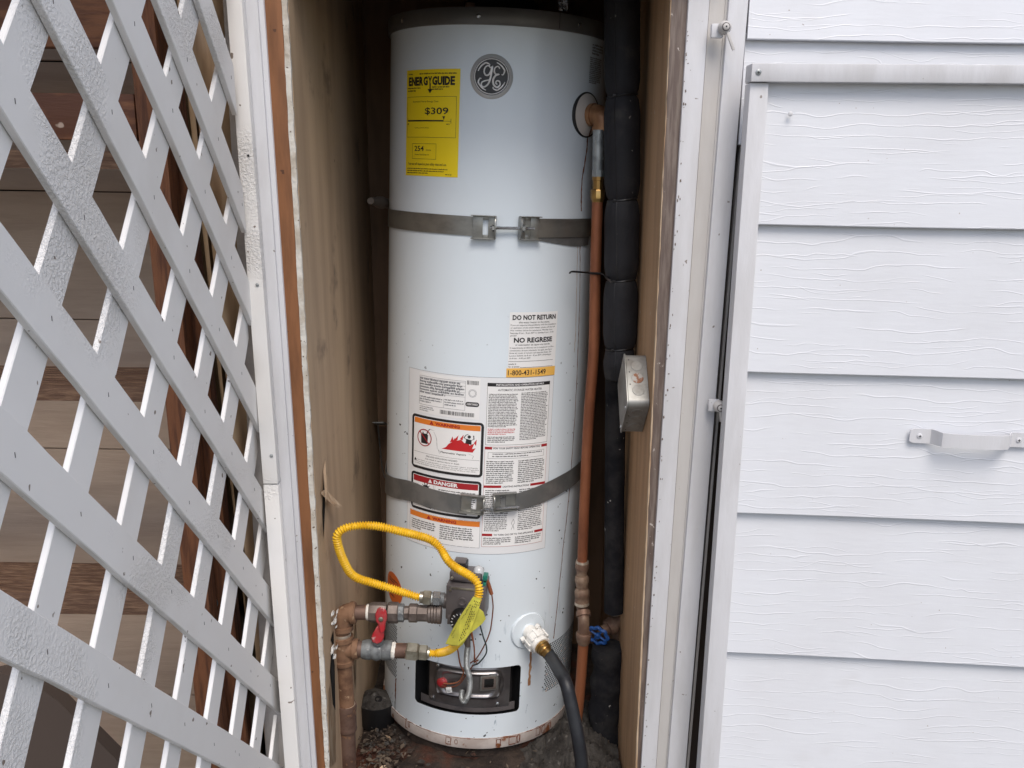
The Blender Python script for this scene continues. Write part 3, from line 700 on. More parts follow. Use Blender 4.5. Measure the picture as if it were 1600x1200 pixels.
# base ring
mb = MB().mat('base_ring'); V = []; prof = [(.024, HR+.0002), (.024, HR+.0022), (.020, HR+.0028), (.003, HR+.0028), (-.003, HR+.001), (-.003, HR-.02)]
V = [Vector((r*math.cos(2*math.pi*k/seg), r*math.sin(2*math.pi*k/seg), z)) for z, r in prof for k in range(seg)]
mb.add(V, [(i*seg+k, i*seg+(k+1) % seg, (i+1)*seg+(k+1) % seg, (i+1)*seg+k) for i in range(len(prof)-1) for k in range(seg)])
base = mb.build('base_ring', wh, smooth=35)
mb = MB().mat('rust')
def rustline(a0, a1, h, th=.0012, r=HR+.0032):
    n = max(2, int((a1-a0)/.004)); prev = None
    for i in range(n+1):
        a = a0+(a1-a0)*i/n; w_ = th*random.uniform(.3, 1.6); hh = h+random.gauss(0, .0006)
        cur = (cyl(a, hh-w_/2, r), cyl(a, hh+w_/2, r))
        if prev and random.random() < .93: mb.add([prev[0], cur[0], cur[1], prev[1]], [(0, 1, 2, 3)])
        prev = cur
def rustbox(a0, a1, h0, h1, w=.0016):
    for i in range(3):
        for (p, q) in (((a0, h0), (a1, h0)), ((a0, h1), (a1, h1)), ((a0, h0), (a0, h1)), ((a1, h0), (a1, h1))):
            if random.random() < .75:
                j = lambda: random.gauss(0, .0008); ww = w*random.uniform(.3, 1)
                a_, h_, b_, g_ = p[0]+j(), p[1]+j(), q[0]+j(), q[1]+j()
                if abs(a_-b_) > abs(h_-g_): mb.add([cyl(a_, h_-ww/2, HR+.0034), cyl(b_, g_-ww/2, HR+.0034), cyl(b_, g_+ww/2, HR+.0034), cyl(a_, h_+ww/2, HR+.0034)], [(0, 1, 2, 3)])
                else: mb.add([cyl(a_-ww/2, h_, HR+.0034), cyl(a_+ww/2, h_, HR+.0034), cyl(b_+ww/2, g_, HR+.0034), cyl(b_-ww/2, g_, HR+.0034)], [(0, 1, 2, 3)])
rustline(-.36, -.10, .0245); rustline(-.10, .14, .0235, .0006); rustline(.12, .36, .0245)
for bx in ((-.062, -.050, .004, .020), (.052, .062, .003, .020), (.082, .098, .002, .021), (.102, .108, .004, .022), (.152, .164, .004, .022), (.170, .180, .004, .022), (.19, .20, .005, .02), (-.172, -.166, .005, .028), (-.163, -.160, .010, .024)): rustbox(*bx)
for a, h, r_ in ((-.038, .0125, .004),):
    for k in range(14): t = 2*math.pi*k/14; t2 = t+2*math.pi/14; mb.add([cyl(a+r_*math.cos(t), h+r_*1.6*math.sin(t), HR+.0034), cyl(a+r_*math.cos(t2), h+r_*1.6*math.sin(t2), HR+.0034), cyl(a+(r_-.001)*math.cos(t2), h+(r_-.001)*1.6*math.sin(t2), HR+.0034), cyl(a+(r_-.001)*math.cos(t), h+(r_-.001)*1.6*math.sin(t), HR+.0034)], [(0, 1, 2, 3)])
mb.build('rust_marks', base, smooth=0)
# seam with rust at the left, rust trail at the right
mb = MB().mat('rust')
def ribbon(mb, P, w, r, jit=.0):
    P2 = []
    for i in range(len(P)-1):
        n = 8
        for k in range(n):
            t = k/n; P2.append((P[i][0]+(P[i+1][0]-P[i][0])*t+random.gauss(0, jit), P[i][1]+(P[i+1][1]-P[i][1])*t))
    P2.append(P[-1]); prev = None
    for p in P2:
        ww = w*random.uniform(.6, 1.3); cur = (cyl(p[0]-ww/2, p[1], r), cyl(p[0]+ww/2, p[1], r))
        if prev: mb.add([prev[0], prev[1], cur[1], cur[0]], [(0, 1, 2, 3)])
        prev = cur
trail = [(.2171, 1.3457), (.2165, 1.318), (.205, 1.2607), (.2063, 1.22), (.2093, 1.1966)]
ribbon(mb, trail, .0042, HR+.0006, .0003); mb.build('rust_streak', wh, smooth=0); mb = MB().mat('rust')
ribbon(mb, [(.2115, 1.13), (.2187, 1.0645), (.225, .98), (.2279, .913), (.231, .83), (.2323, .7556), (.230, .67), (.2277, .5942), (.222, .52), (.2144, .4612), (.209, .38), (.2033, .3084), (.1984, .2543), (.197, .235)], .0023, HR+.0006, .0004)
mb.build('rust_streak', wh, smooth=0); mb = MB().mat('rust_light'); ribbon(mb, [(.203, 1.13), (.209, 1.03), (.214, .95), (.2135, .90)], .0013, HR+.0005, .0004)
mb.build('rust_streak', wh, smooth=0); mb = MB().mat('rust'); ribbon(mb, [(-.2172, .108), (-.2195, .09), (-.2190, .055)], .0045, HR+.0006, .0008); ribbon(mb, [(-.2190, .07), (-.2210, .024)], .0016, HR+.0006, .0005)
mb.mat('black'); ribbon(mb, [(-.2215, .045), (-.2205, .022)], .003, HR+.0007, .0003)
mb.build('rust_streak', wh, smooth=0); mb = MB().mat('rust_light'); ribbon(mb, [(.127, .236), (.129, .20), (.128, .14)], .006, HR+.0004, .0008)
mb.build('rust_streak', wh, smooth=0)
# perforated intake screens
def screen(a0, a1, h0, h1, name, dirty):
    mb = MB().mat('enamel' if not dirty else 'enamel'); 
    cpatch(mb, a0, a1, h0, h1, HR+.0003, 16); mb.mat('near_black'); p = .0062; row = 0; h = h0+.003
    while h < h1-.001:
        a = a0+.002+(p/2 if row % 2 else 0)
        while a < a1-.001:
            if not (row < 3 and a < a0+.004):
                mb.mat('rust_light' if (dirty and random.random() < .06) else 'near_black')
                P = [cyl(a+.0023*math.cos(math.pi*k/3), h+.0023*math.sin(math.pi*k/3), HR+.0007) for k in range(6)]; mb.add(P, [tuple(range(6))])
            a += p
        h += p*.86; row += 1
    mb.recalc = False; mb.build(name, wh, smooth=0)
screen(-.365, -.2145, .108, .242, 'vent_screen', False); screen(.172, .365, .105, .229, 'vent_screen', True)

# ---- print on the heater
def cpoly(mb, pts, r, step=.006):
    bm = bmesh.new(); f = bm.faces.new([bm.verts.new((a, h, 0)) for a, h in pts]); f.normal_update()
    bmesh.ops.triangulate(bm, faces=bm.faces[:])
    x0 = min(p[0] for p in pts); x1 = max(p[0] for p in pts); x = x0+step
    while x < x1:
        bmesh.ops.bisect_plane(bm, geom=bm.verts[:]+bm.edges[:]+bm.faces[:], plane_co=(x, 0, 0), plane_no=(1, 0, 0)); x += step
    bm.verts.index_update(); mb.add([cyl(v.co.x, v.co.y, r) for v in bm.verts], [[v.index for v in f.verts] for f in bm.faces]); bm.free()
_txt = {}
def text_tris(s, bold=0.0):
    if (s, bold) in _txt: return _txt[(s, bold)]
    c = bpy.data.curves.new('t', 'FONT'); c.body = s; c.size = 1; c.resolution_u = 2; c.offset = bold; c.fill_mode = 'FRONT'
    o = bpy.data.objects.new('t', c); COL.objects.link(o); dg = bpy.context.evaluated_depsgraph_get()
    me = o.evaluated_get(dg).to_mesh(); V = [tuple(v.co[:2]) for v in me.vertices]; Fc = [list(p.vertices) for p in me.polygons]
    o.evaluated_get(dg).to_mesh_clear(); bpy.data.objects.remove(o); bpy.data.curves.remove(c)
    if not V: V = [(0, 0)]; Fc = []
    x0 = min(v[0] for v in V); x1 = max(v[0] for v in V); y0 = min(v[1] for v in V); y1 = max(v[1] for v in V)
    V = [((v[0]-x0)/max(x1-x0, 1e-6), (v[1]-y0)/max(y1-y0, 1e-6)) for v in V]; _txt[(s, bold)] = (V, Fc, (x1-x0)/(y1-y0)); return _txt[(s, bold)]
def text(mb, s, a0, a1, h0, h1, r, bold=.0, mp=None):
    V, Fc, _ = text_tris(s, bold); mp = mp or (lambda a, h: cyl(a, h, r))
    mb.add([mp(a0+(a1-a0)*x, h0+(h1-h0)*y) for x, y in V], Fc)
def frame(mb, a0, a1, h0, h1, w, r, n=12):
    cpatch(mb, a0, a1, h0, h0+w, r, n); cpatch(mb, a0, a1, h1-w, h1, r, n); cpatch(mb, a0, a0+w, h0+w, h1-w, r, 1); cpatch(mb, a1-w, a1, h0+w, h1-w, r, 1)
def rframe(mb, a0, a1, h0, h1, w, rad, r):
    def loop(i):
        P = []
        for (ca, ch, s0) in ((a1-rad, h1-rad, 0), (a0+rad, h1-rad, 1), (a0+rad, h0+rad, 2), (a1-rad, h0+rad, 3)):
            for k in range(6):
                t = math.pi/2*(s0+k/5); rr_ = rad-i; P.append((ca+rr_*math.cos(t), ch+rr_*math.sin(t)))
        out = []
        for i_ in range(len(P)):
            p, q = P[i_], P[(i_+1) % len(P)]; n = max(1, int(abs(p[0]-q[0])/.008))
            for k in range(n): out.append((p[0]+(q[0]-p[0])*k/n, p[1]+(q[1]-p[1])*k/n))
        return out
    A = loop(0); B = loop(w)
    if len(A) != len(B):
        B = [(min(max(p[0], a0+w), a1-w), min(max(p[1], h0+w), h1-w)) for p in A]
    n = len(A); mb.add([cyl(*p, r) for p in A]+[cyl(*p, r) for p in B], [(i, (i+1) % n, n+(i+1) % n, n+i) for i in range(n)])
def glyphs(mb, a0, a1, h0, h1, line, r, fill=1.0, size=.62, word=(2, 9), cw=.42, last=.6):
    """illegibly small print: rows of letter-sized marks"""
    h = h1
    while h-line > h0-1e-6:
        end = a0+(a1-a0)*(random.uniform(.9, 1) if h-2*line > h0 else last); a = a0; xh = line*size
        while a < end:
            for _ in range(random.randint(*word)):
                if a > end: break
                k = random.random(); up = xh*(1.0 if k < .25 else .72); dn = -xh*.25 if k > .88 else 0; w_ = xh*cw*random.uniform(.5, 1.1)
                y = h-line*.8
                mb.add([cyl(a, y+dn, r), cyl(a+w_, y+dn, r), cyl(a+w_, y+up, r), cyl(a, y+up, r)], [(0, 1, 2, 3)]); a += w_*1.28
            a += xh*.42
        h -= line
def sheet(name, a0, a1, h0, h1, mat, r=HR+.0004, n=20):
    mb = MB().mat(mat); cpatch(mb, a0, a1, h0, h1, r, n)
    # thin lip so the sticker has an edge
    mb.recalc = False; return mb.build(name, wh, smooth=60)
R1, R2, R3 = HR+.0008, HR+.0012, HR+.0016
# energy guide
eg = sheet('energy_label', -.2055, -.0700, 1.2540, 1.4560, 'label_yellow', HR+.0005)
A0, A1 = -.2055, -.0700; Wd = A1-A0
def ea(f): return A0+Wd*f
def eh(p): return 1.4560-(1.4560-1.2540)*p
mb = MB().mat('ink'); 
word = 'ENERGYGUIDE'; ws = [.92, 1.1, .92, 1, 1.08, .95, 1.12, 1.05, .45, 1.08, .92]; tot = sum(ws); a = .055; span = .87
for ch, w_ in zip(word, ws):
    ww = span*w_/tot
    text(mb, ch, ea(a+.002), ea(a+ww-.002), eh(.148), eh(.066), R1, .05); a += ww
yc = ea(.055+span*(sum(ws[:5])+.52)/tot)
cpatch(mb, yc-.0016, yc+.0016, eh(.185), eh(.13), R1, 2)
mb.add([cyl(yc-.0062, eh(.182), R1), cyl(yc+.0062, eh(.182), R1), cyl(yc, eh(.222), R1)], [(0, 2, 1)])
mb.mat('ink_dark')
text(mb, 'Estimated Yearly Energy Cost', ea(.17), ea(.66), eh(.308), eh(.288), R1, .0)
mb.mat('ink'); text(mb, '$309', ea(.42), ea(.83), eh(.425), eh(.352), R1, .014)
cpatch(mb, ea(.045), ea(.755), eh(.482), eh(.468), R1, 10); cpatch(mb, ea(.755), ea(.875), eh(.480), eh(.477), R1, 4)
cpatch(mb, ea(.872), ea(.878), eh(.50), eh(.455), R1, 1); cpatch(mb, ea(.045), ea(.050), eh(.468), eh(.445), R1, 1)
c_ = ea(.757); mb.add([cyl(c_-.0032, eh(.432), R1), cyl(c_+.0032, eh(.432), R1), cyl(c_, eh(.468), R1)], [(0, 2, 1)])
text(mb, '254', ea(.215), ea(.41), eh(.762), eh(.712), R1, .014)
mb.mat('ink_dark')
text(mb, 'therms', ea(.455), ea(.55), eh(.757), eh(.742), R1, 0); text(mb, 'Estimated Yearly Energy Use', ea(.225), ea(.51), eh(.805), eh(.786), R1, 0)
text(mb, 'Your cost will depend on your utility rates and use.', ea(.07), ea(.82), eh(.905), eh(.872), R1, .01)
text(mb, 'Cost Range of Similar Models', ea(.21), ea(.50), eh(.550), eh(.536), R1, 0)
glyphs(mb, ea(.045), ea(.85), eh(.982), eh(.918), .0042, R1, size=.5, last=.55)
glyphs(mb, ea(.04), ea(.34), eh(.205), eh(.155), .0050, R1, size=.55); glyphs(mb, ea(.55), ea(.84), eh(.21), eh(.152), .0042, R1, size=.6)
glyphs(mb, ea(.30), ea(.95), eh(.052), eh(.028), .0042, R1, size=.6, last=1); glyphs(mb, ea(.05), ea(.15), eh(.052), eh(.028), .0042, R1, size=.5, last=1)
glyphs(mb, ea(.045), ea(.09), eh(.515), eh(.495), .004, R1); glyphs(mb, ea(.80), ea(.88), eh(.515), eh(.495), .004, R1); glyphs(mb, ea(.80), ea(.97), eh(.99), eh(.97), .003, R1)
frame(mb, ea(.03), ea(.955), eh(.632), eh(.250), .0006, R1); frame(mb, ea(.165), ea(.64), eh(.838), eh(.690), .0006, R1)
mb.recalc = False; mb.build('lettering', eg, smooth=0)
# DO NOT RETURN label
dn = sheet('return_label', .0443, .1530, .8600, .9940, 'label_white')
mb = MB().mat('ink'); T_ = lambda s, a0, a1, h0, h1, b_=0: text(mb, s, a0, a1, h0, h1, R1, b_)
T_('DO NOT RETURN', .0500, .1480, .9782, .9885, .035); T_('NO REGRESE', .0545, .1415, .9315, .9420, .035)
T_('this water heater to the store.', .0635, .133, .9715, .9755)
for s_, h, e in (('If you are experiencing problems with the installation', .9655, .150), ('or operation of this water heater, please call the toll', .9600, .147), ('free number below for assistance. Monday thru', .9545, .141), ('Saturday 8 am - 8 pm EST or Sunday 8 am - 4:30', .9490, .144), ('pm EST', .9438, .060)): T_(s_, .0465, e, h, h+.0040)
T_('el calentador de agua a la tienda.', .058, .137, .9245, .9288)
for s_, h, e in (('Si experimenta problemas con la instalacion o el fun-', .9185, .1475), ('cionamiento de este calentador de agua, por favor', .9130, .143), ('llame sin costo al numero que aparece abajo. De', .9077, .141), ('Lunes a Sabado de 8 am - 8 pm EST y Domingos', .9023, .141), ('de 8 am - 4:30 pm EST', .8968, .092)): T_(s_, .0465, e, h, h+.0040)
for h in (.8925, .8795): cpatch(mb, .045 if h > .89 else .070, .146, h, h+.0006, R1, 8)
for s_, h, e in (('Installer #', .8855, .061), ('No. de tecnico', .8800, .068)): T_(s_, .0455, e, h, h+.0036)
mb.mat('amber_print'); cpatch(mb, .0415, .1530, .8595, .8785, HR+.0009, 12)
mb.mat('ink'); text(mb, '1-800-431-1549', .0448, .129, .8635, .8745, R2, .012)
mb.recalc = False; mb.build('lettering', dn, smooth=0)
# big clear sheet with rating plate, warnings and instructions
bs = sheet('sticker_sheet', -.1820, .1520, .4700, .8590, 'label_clear', HR+.0003, 40)
mb = MB().mat('ink_grey'); frame(mb, -.1820, .1520, .4700, .8590, .0005, HR+.0006, 40); mb.recalc = False; mb.build('outline', bs, smooth=0)
rp = sheet('rating_label', -.1500, -.0105, .7680, .8550, 'label_white', HR+.0006)
mb = MB().mat('ink_grey'); r = HR+.001
glyphs(mb, -.148, -.045, .8060, .8450, .0058, r, size=.75, cw=.7); frame(mb, -.149, -.041, .7860, .8480, .0005, r)
for h in (.8440, .8370, .8300, .8230, .8140): cpatch(mb, -.149, -.041, h, h+.0005, r, 10)
glyphs(mb, -.148, -.090, .787, .806, .0050, r, size=.6, last=.5); glyphs(mb, -.086, -.044, .790, .808, .0055, r, size=.5); cpatch(mb, -.0885, -.0880, .786, .806, r, 1)
glyphs(mb, -.148, -.11, .771, .784, .0040, r, size=.5)
def barcode(a0, a1, h0, h1, r):
    a = a0
    while a < a1:
        w_ = random.choice((.0006, .0009, .0014)); cpatch(mb, a, a+w_, h0, h1, r, 1); a += w_+random.choice((.0006, .0009, .0013))
mb.mat('ink'); barcode(-.096, -.022, .7730, .7815, r); barcode(-.038, -.013, .8415, .8500, r)
mb.mat('ink_grey')
for rad in (.0085, .0065):
    for k in range(28):
        t = 2*math.pi*k/28; t2 = t+2*math.pi/40; c0a, c0h = -.026, .8235
        mb.add([cyl(c0a+rad*math.cos(t), c0h+rad*math.sin(t), r), cyl(c0a+rad*math.cos(t2), c0h+rad*math.sin(t2), r), cyl(c0a+(rad-.0008)*math.cos(t2), c0h+(rad-.0008)*math.sin(t2), r), cyl(c0a+(rad-.0008)*math.cos(t), c0h+(rad-.0008)*math.sin(t), r)], [(0, 1, 2, 3)])
mb.mat('ink')
P = []
for (ca, s0) in ((-.0165, 0), (-.0355, 1)):
    for k in range(9): t = -math.pi/2+math.pi*k/8+math.pi*s0; P.append((ca+.0048*math.cos(t), .8000+.0048*math.sin(t)))
cpoly(mb, P, r); mb.mat('print_white'); text(mb, 'CERTIFIED', -.0375, -.0145, .7980, .8022, R2, .02)
mb.recalc = False; mb.build('lettering', rp, smooth=0)
# warning label 1
def warn(name, a0, a1, h0, h1, bar, barmat, title, tmat, black=True):
    o = sheet(name, a0, a1, h0, h1, 'label_white', HR+.0007, 24)
    mb = MB(); 
    if black: mb.mat('ink'); rframe(mb, a0, a1, h0, h1, .0055, .0085, R1+.0002)
    else: mb.mat('ink_grey'); frame(mb, a0, a1, h0, h1, .0006, R1)
    b0 = .0070 if black else .001
    mb.mat(barmat); cpatch(mb, a0+b0, a1-b0, h1-b0-bar, h1-b0, R1, 20)
    mb.mat(tmat); m_ = (a0+a1)/2; text(mb, title, m_-.022, m_+.034, h1-b0-bar+.0025, h1-b0-.0022, R2, .04)
    ta, th_ = m_-.031, h1-b0-bar/2; mb.add([cyl(ta-.0050, th_-.0038, R2), cyl(ta+.0050, th_-.0038, R2), cyl(ta, th_+.0048, R2)], [(0, 1, 2)])
    return o, mb
w1, mb = warn('warning_label', -.1690, .0000, .6430, .7620, .0115, 'orange_print', 'WARNING', 'red_print')
mb.mat('orange_print'); mb.add([cyl(-.1155-.001, .7445, R3), cyl(-.1155+.001, .7445, R3), cyl(-.1155, .7485, R3)], [(0, 1, 2)])
# no-fuel-can symbol
cx_, cy_, rr_ = -.1335, .7140, .0190
mb.mat('ink')
can = [(-.0085, -.013), (.0085, -.013), (.0095, .007), (.005, .009), (-.002, .009), (-.003, .012), (-.0055, .012), (-.0055, .009), (-.0095, .006)]
cpoly(mb, [(cx_+x, cy_+y) for x, y in can], R1)
ribbon(mb, [(cx_+.006, cy_+.008), (cx_+.009, cy_+.016), (cx_+.014, cy_+.021), (cx_+.024, cy_+.0195)], .0028, R1)
ribbon(mb, [(cx_+.024, cy_+.017), (cx_+.031, cy_+.004), (cx_+.033, cy_-.018), (cx_+.042, cy_-.026)], .0006, R1); 
mb.mat('red_print')
for k in range(36):
    t, t2 = 2*math.pi*k/36, 2*math.pi*(k+1)/36
    mb.add([cyl(cx_+q*math.cos(u_), cy_+q*math.sin(u_), R2) for q, u_ in ((rr_, t), (rr_, t2), (rr_-.0022, t2), (rr_-.0022, t))], [(0, 1, 2, 3)])
d_ = .7071*(rr_-.001); w_ = .0009; mb.add([cyl(cx_-d_-w_, cy_+d_-w_, R2), cyl(cx_+d_-w_, cy_-d_-w_, R2), cyl(cx_+d_+w_, cy_-d_+w_, R2), cyl(cx_-d_+w_, cy_+d_+w_, R2)], [(0, 1, 2, 3)])
# flames and figure
mb.mat('flame'); fb = .6975
cpoly(mb, ((-.090, fb), (-.022, fb-.001), (-.016, fb+.009), (-.0235, fb+.0065), (-.019, fb+.019), (-.029, fb+.014), (-.032, fb+.020), (-.040, fb+.018), (-.047, fb+.025), (-.056, fb+.022), (-.061, fb+.027), (-.066, fb+.018), (-.074, fb+.013), (-.080, fb+.005)), R1)
for q in ([(-.072, fb+.016), (-.066, fb+.030), (-.063, fb+.019)], [(-.063, fb+.022), (-.053, fb+.034), (-.055, fb+.023)], [(-.050, fb+.026), (-.042, fb+.036), (-.044, fb+.024)], [(-.020, fb+.020), (-.014, fb+.028), (-.0155, fb+.014)]): mb.add([cyl(a, h, R1) for a, h in q], [(0, 2, 1)])
mb.mat('ink'); fx, fy = -.031, fb+.027
mb.add([cyl(fx+x, fy+y, R2) for x, y in ((-.007, -.009), (.006, -.011), (.006, -.001), (-.005, .001))], [(0, 1, 2, 3)])
P = [cyl(fx+.001+.0036*math.cos(math.pi*k/4), fy+.0055+.0036*math.sin(math.pi*k/4), R2) for k in range(8)]; mb.add(P, [tuple(range(8))])
ribbon(mb, [(fx-.004, fy-.001), (fx-.010, fy+.003), (fx-.006, fy+.009), (fx-.001, fy+.0115)], .0022, R2); ribbon(mb, [(fx+.005, fy-.002), (fx+.011, fy+.001), (fx+.010, fy+.009)], .0022, R2)
text(mb, 'Flammable Vapors', -.092, -.036, .6870, .6920, R1, .02)
ribbon(mb, [(-.098, .6935), (-.094, .6850), (-.070, .6825), (-.022, .6825), (-.020, .689), (-.032, .6935)], .0006, R1)
cpatch(mb, -.162, -.007, .6795, .6800, R1, 12)
text(mb, 'FIRE AND EXPLOSION HAZARD', -.128, -.054, .6725, .6760, R1, .01); text(mb, 'Can result in serious injury or death', -.130, -.050, .6660, .6700, R1, .01)
for s_, h, a1_ in (('Do not store or use gasoline or other flammable vapors and liquids', .6615, -.010), ('in the vicinity of this or any other appliance. Storage of or use of gasoline', .6573, -.008), ('or other flammable vapors or liquids in the vicinity of this or any other', .6533, -.014)): text(mb, s_, -.160, a1_, h-.0008, h+.0024, R1, 0)
mb.add([cyl(-.1615, .6595, R1), cyl(-.1545, .6595, R1), cyl(-.158, .6660, R1)], [(0, 1, 2)])
mb.recalc = False; mb.build('lettering', w1, smooth=0)
w2, mb = warn('danger_label', -.1690, -.0010, .5500, .6340, .0135, 'red_print', 'DANGER', 'print_white')
mb.mat('ink'); cpatch(mb, -.108, -.1075, .557, .612, R1, 1); cpatch(mb, -.104, -.1035, .557, .612, R1, 1)
glyphs(mb, -.095, -.012, .560, .6085, .0048, R1, size=.6)
for hx, hy, s_ in ((-.152, .600, .0065), (-.127, .603, .0085)):
    P = [cyl(hx+s_*math.cos(math.pi*k/5), hy+s_*.8*math.sin(math.pi*k/5), R1) for k in range(10)]; mb.add(P, [tuple(range(10))])
    for k in range(4): t = math.pi*(.2+.2*k); ribbon(mb, [(hx+s_*.8*math.cos(t), hy+s_*.6*math.sin(t)), (hx+s_*1.45*math.cos(t), hy+s_*1.3*math.sin(t))], s_*.28, R1)
cpoly(mb, ((-.161, .563), (-.112, .558), (-.112, .572)), R1)
mb.recalc = False; mb.build('lettering', w2, smooth=0)
w3, mb = warn('warning_label', -.1720, -.0010, .4840, .5450, .0120, 'orange_print', 'WARNING', 'red_print', False)
mb.mat('ink'); glyphs(mb, -.166, -.098, .499, .527, .0048, R1, size=.65, last=.4); glyphs(mb, -.090, -.012, .491, .528, .0048, R1, size=.65, last=.4)
mb.recalc = False; mb.build('lettering', w3, smooth=0)
# instruction sheet
ins = sheet('instruction_label', .0030, .1430, .4870, .8480, 'label_white', HR+.0006, 20)
mb = MB().mat('ink'); cpatch(mb, .0040, .1420, .8400, .8475, R1, 16); frame(mb, .0040, .1420, .7145, .8475, .0006, R1)
text(mb, 'AUTOMATIC STORAGE WATER HEATER', .026, .122, .8305, .8350, R1, .01)
mb.mat('print_white'); text(mb, 'INSTALLATION AND OPERATION DETAILS', .022, .126, .8417, .8458, R2, .02)
mb.mat('ink')
glyphs(mb, .0075, .070, .752, .8255, .00345, R1, size=.62); glyphs(mb, .0755, .1385, .722, .8275, .00345, R1, size=.62)
mb.mat('redtext'); glyphs(mb, .0075, .070, .735, .751, .0036, R1, size=.62); mb.mat('ink'); glyphs(mb, .0075, .068, .719, .734, .0036, R1, size=.62)
for h, ttl in ((.7050, 'FOR YOUR SAFETY READ BEFORE OPERATING'), (.6205, 'LIGHTING INSTRUCTIONS'), (.5120, 'TO TURN GAS OFF TO THE APPLIANCE')):
    mb.mat('red_print'); n_ = len(ttl); m_ = .073; hw = .0014*n_; cpatch(mb, .0035, m_-hw-.003, h, h+.0055, R1, 6); cpatch(mb, m_+hw+.003, .1420, h, h+.0055, R1, 6)
    mb.mat('ink'); text(mb, ttl, m_-hw, m_+hw, h+.0006, h+.0046, R1, .02)
frame(mb, .0100, .1350, .6850, .6990, .0005, R1); text(mb, 'WARNING', .019, .042, .6935, .6965, R1, .03); glyphs(mb, .045, .130, .6925, .6975, .0040, R1, last=1); glyphs(mb, .019, .130, .6870, .6920, .0040, R1, last=.7)
glyphs(mb, .0075, .068, .627, .681, .0043, R1, size=.6); glyphs(mb, .0755, .1385, .627, .681, .0043, R1, size=.6)
glyphs(mb, .0075, .058, .521, .617, .0043, R1, size=.6); glyphs(mb, .0800, .1385, .521, .617, .0043, R1, size=.6)
glyphs(mb, .0060, .068, .490, .5095, .0043, R1, size=.6); glyphs(mb, .0755, .1385, .492, .5095, .0043, R1, size=.6)
ribbon(mb, [(.066, .525), (.069, .533), (.066, .540), (.070, .549)], .0007, R1); ribbon(mb, [(.0725, .525), (.070, .535), (.073, .541), (.070, .549)], .0007, R1)
mb.mat('red_print'); frame(mb, .0030, .1425, .4875, .7110, .0005, R1)
mb.recalc = False; mb.build('lettering', ins, smooth=0)
# printed block high on the right
mb = MB().mat('ink_grey'); glyphs(mb, .2160, .2650, 1.5000, 1.5240, .0055, HR+.0004, size=.7, cw=.7); glyphs(mb, .2100, .2610, 1.4460, 1.4980, .0036, HR+.0004, size=.8, cw=.7)
mb.recalc = False; mb.build('printed_notice', wh, smooth=0)
# orange oval sticker
mb = MB().mat('orange_red'); cpoly(mb, [(-.238+.043*math.cos(2*math.pi*k/36), .3285+.037*math.sin(2*math.pi*k/36)) for k in range(36)], HR+.0006)
mb.mat('ink_dark'); glyphs(mb, -.262, -.212, .335, .352, .006, HR+.001, size=.6); glyphs(mb, -.255, -.215, .302, .312, .006, HR+.001, size=.6); mb.recalc = False; mb.build('oval_sticker', wh, smooth=0)
# round maker's emblem
EA, EH = -.0093, 1.4430
mb = MB().mat('emblem_ring')
def dcy(mb, rad, r, n=48, inner=0):
    P = [cyl(EA+rad*math.cos(2*math.pi*k/n), EH+rad*math.sin(2*math.pi*k/n), r) for k in range(n)]
    if inner:
        Q = [cyl(EA+inner*math.cos(2*math.pi*k/n), EH+inner*math.sin(2*math.pi*k/n), r) for k in range(n)]
        mb.add(P+Q, [(k, (k+1) % n, n+(k+1) % n, n+k) for k in range(n)])
    else: mb.add([cyl(EA, EH, r)]+P, [(0, 1+k, 1+(k+1) % n) for k in range(n)])
def ring3(mb, r_out, r_in, z0, z1):
    n = 48; V = []
    for rad, z in ((r_out, HR+.0002), (r_out-.001, HR+z0), (r_in+.001, HR+z1), (r_in, HR+z1*.6)):
        V += [cyl(EA+rad*math.cos(2*math.pi*k/n), EH+rad*math.sin(2*math.pi*k/n), z) for k in range(n)]
    mb.add(V, [(i*n+k, i*n+(k+1) % n, (i+1)*n+(k+1) % n, (i+1)*n+k) for i in range(3) for k in range(n)])
ring3(mb, .0410, .0335, .002, .004); mb.recalc = False; em = mb.build('emblem', wh, smooth=60)
mb = MB().mat('emblem_dark'); dcy(mb, .0335, HR+.0030); mb.recalc = False; mb.build('emblem_disc', em, smooth=60)
mb = MB().mat('emblem_silver')
def stroke(P, w, r=HR+.0030, k=1.0):
    q = [Vector((EA+x*.000292*k, EH-y*.000292*k, 0)) for x, y in P]; q = spline(q, .0012)
    pts = [cyl(v.x, v.y, r+.0006) for v in q]; n = len(pts)
    rad = [w*(.45+.55*math.sin(math.pi*min(max((i+1)/(n+1), .12), .88))) for i in range(n)]; mb.tube(pts, rad, 6)
sil = .0021
ring = [(math.cos(2*math.pi*k/40)*.0318, math.sin(2*math.pi*k/40)*.0318) for k in range(41)]
mb.tube([cyl(EA+x, EH+y, HR+.0034) for x, y in ring], .0010, 6, False)
stroke([(-6, -52), (-22, -66), (-40, -56), (-48, -30), (-38, -8), (-18, -10), (-4, -34), (4, -62), (0, -30), (-6, 10), (-20, 48), (-44, 66), (-62, 58), (-60, 38), (-40, 28), (-16, 22)], sil)
stroke([(52, -50), (40, -64), (22, -54), (18, -30), (30, -14), (48, -16), (26, -6), (12, 20), (16, 50), (38, 66), (56, 50), (52, 28), (34, 26), (30, 42), (40, 46)], sil)
for q in range(4):
    an = math.pi/2*q+.35
    P = []
    for k in range(9):
        t = an+1.05*k/8; rr_ = 92-(18 if k == 8 else 0)-(8 if k == 7 else 0); P.append((rr_*math.cos(t), rr_*math.sin(t)))
    P.append((66*math.cos(an+1.0), 66*math.sin(an+1.0))); stroke(P, sil*.8)
mb.build('monogram', em, smooth=60)

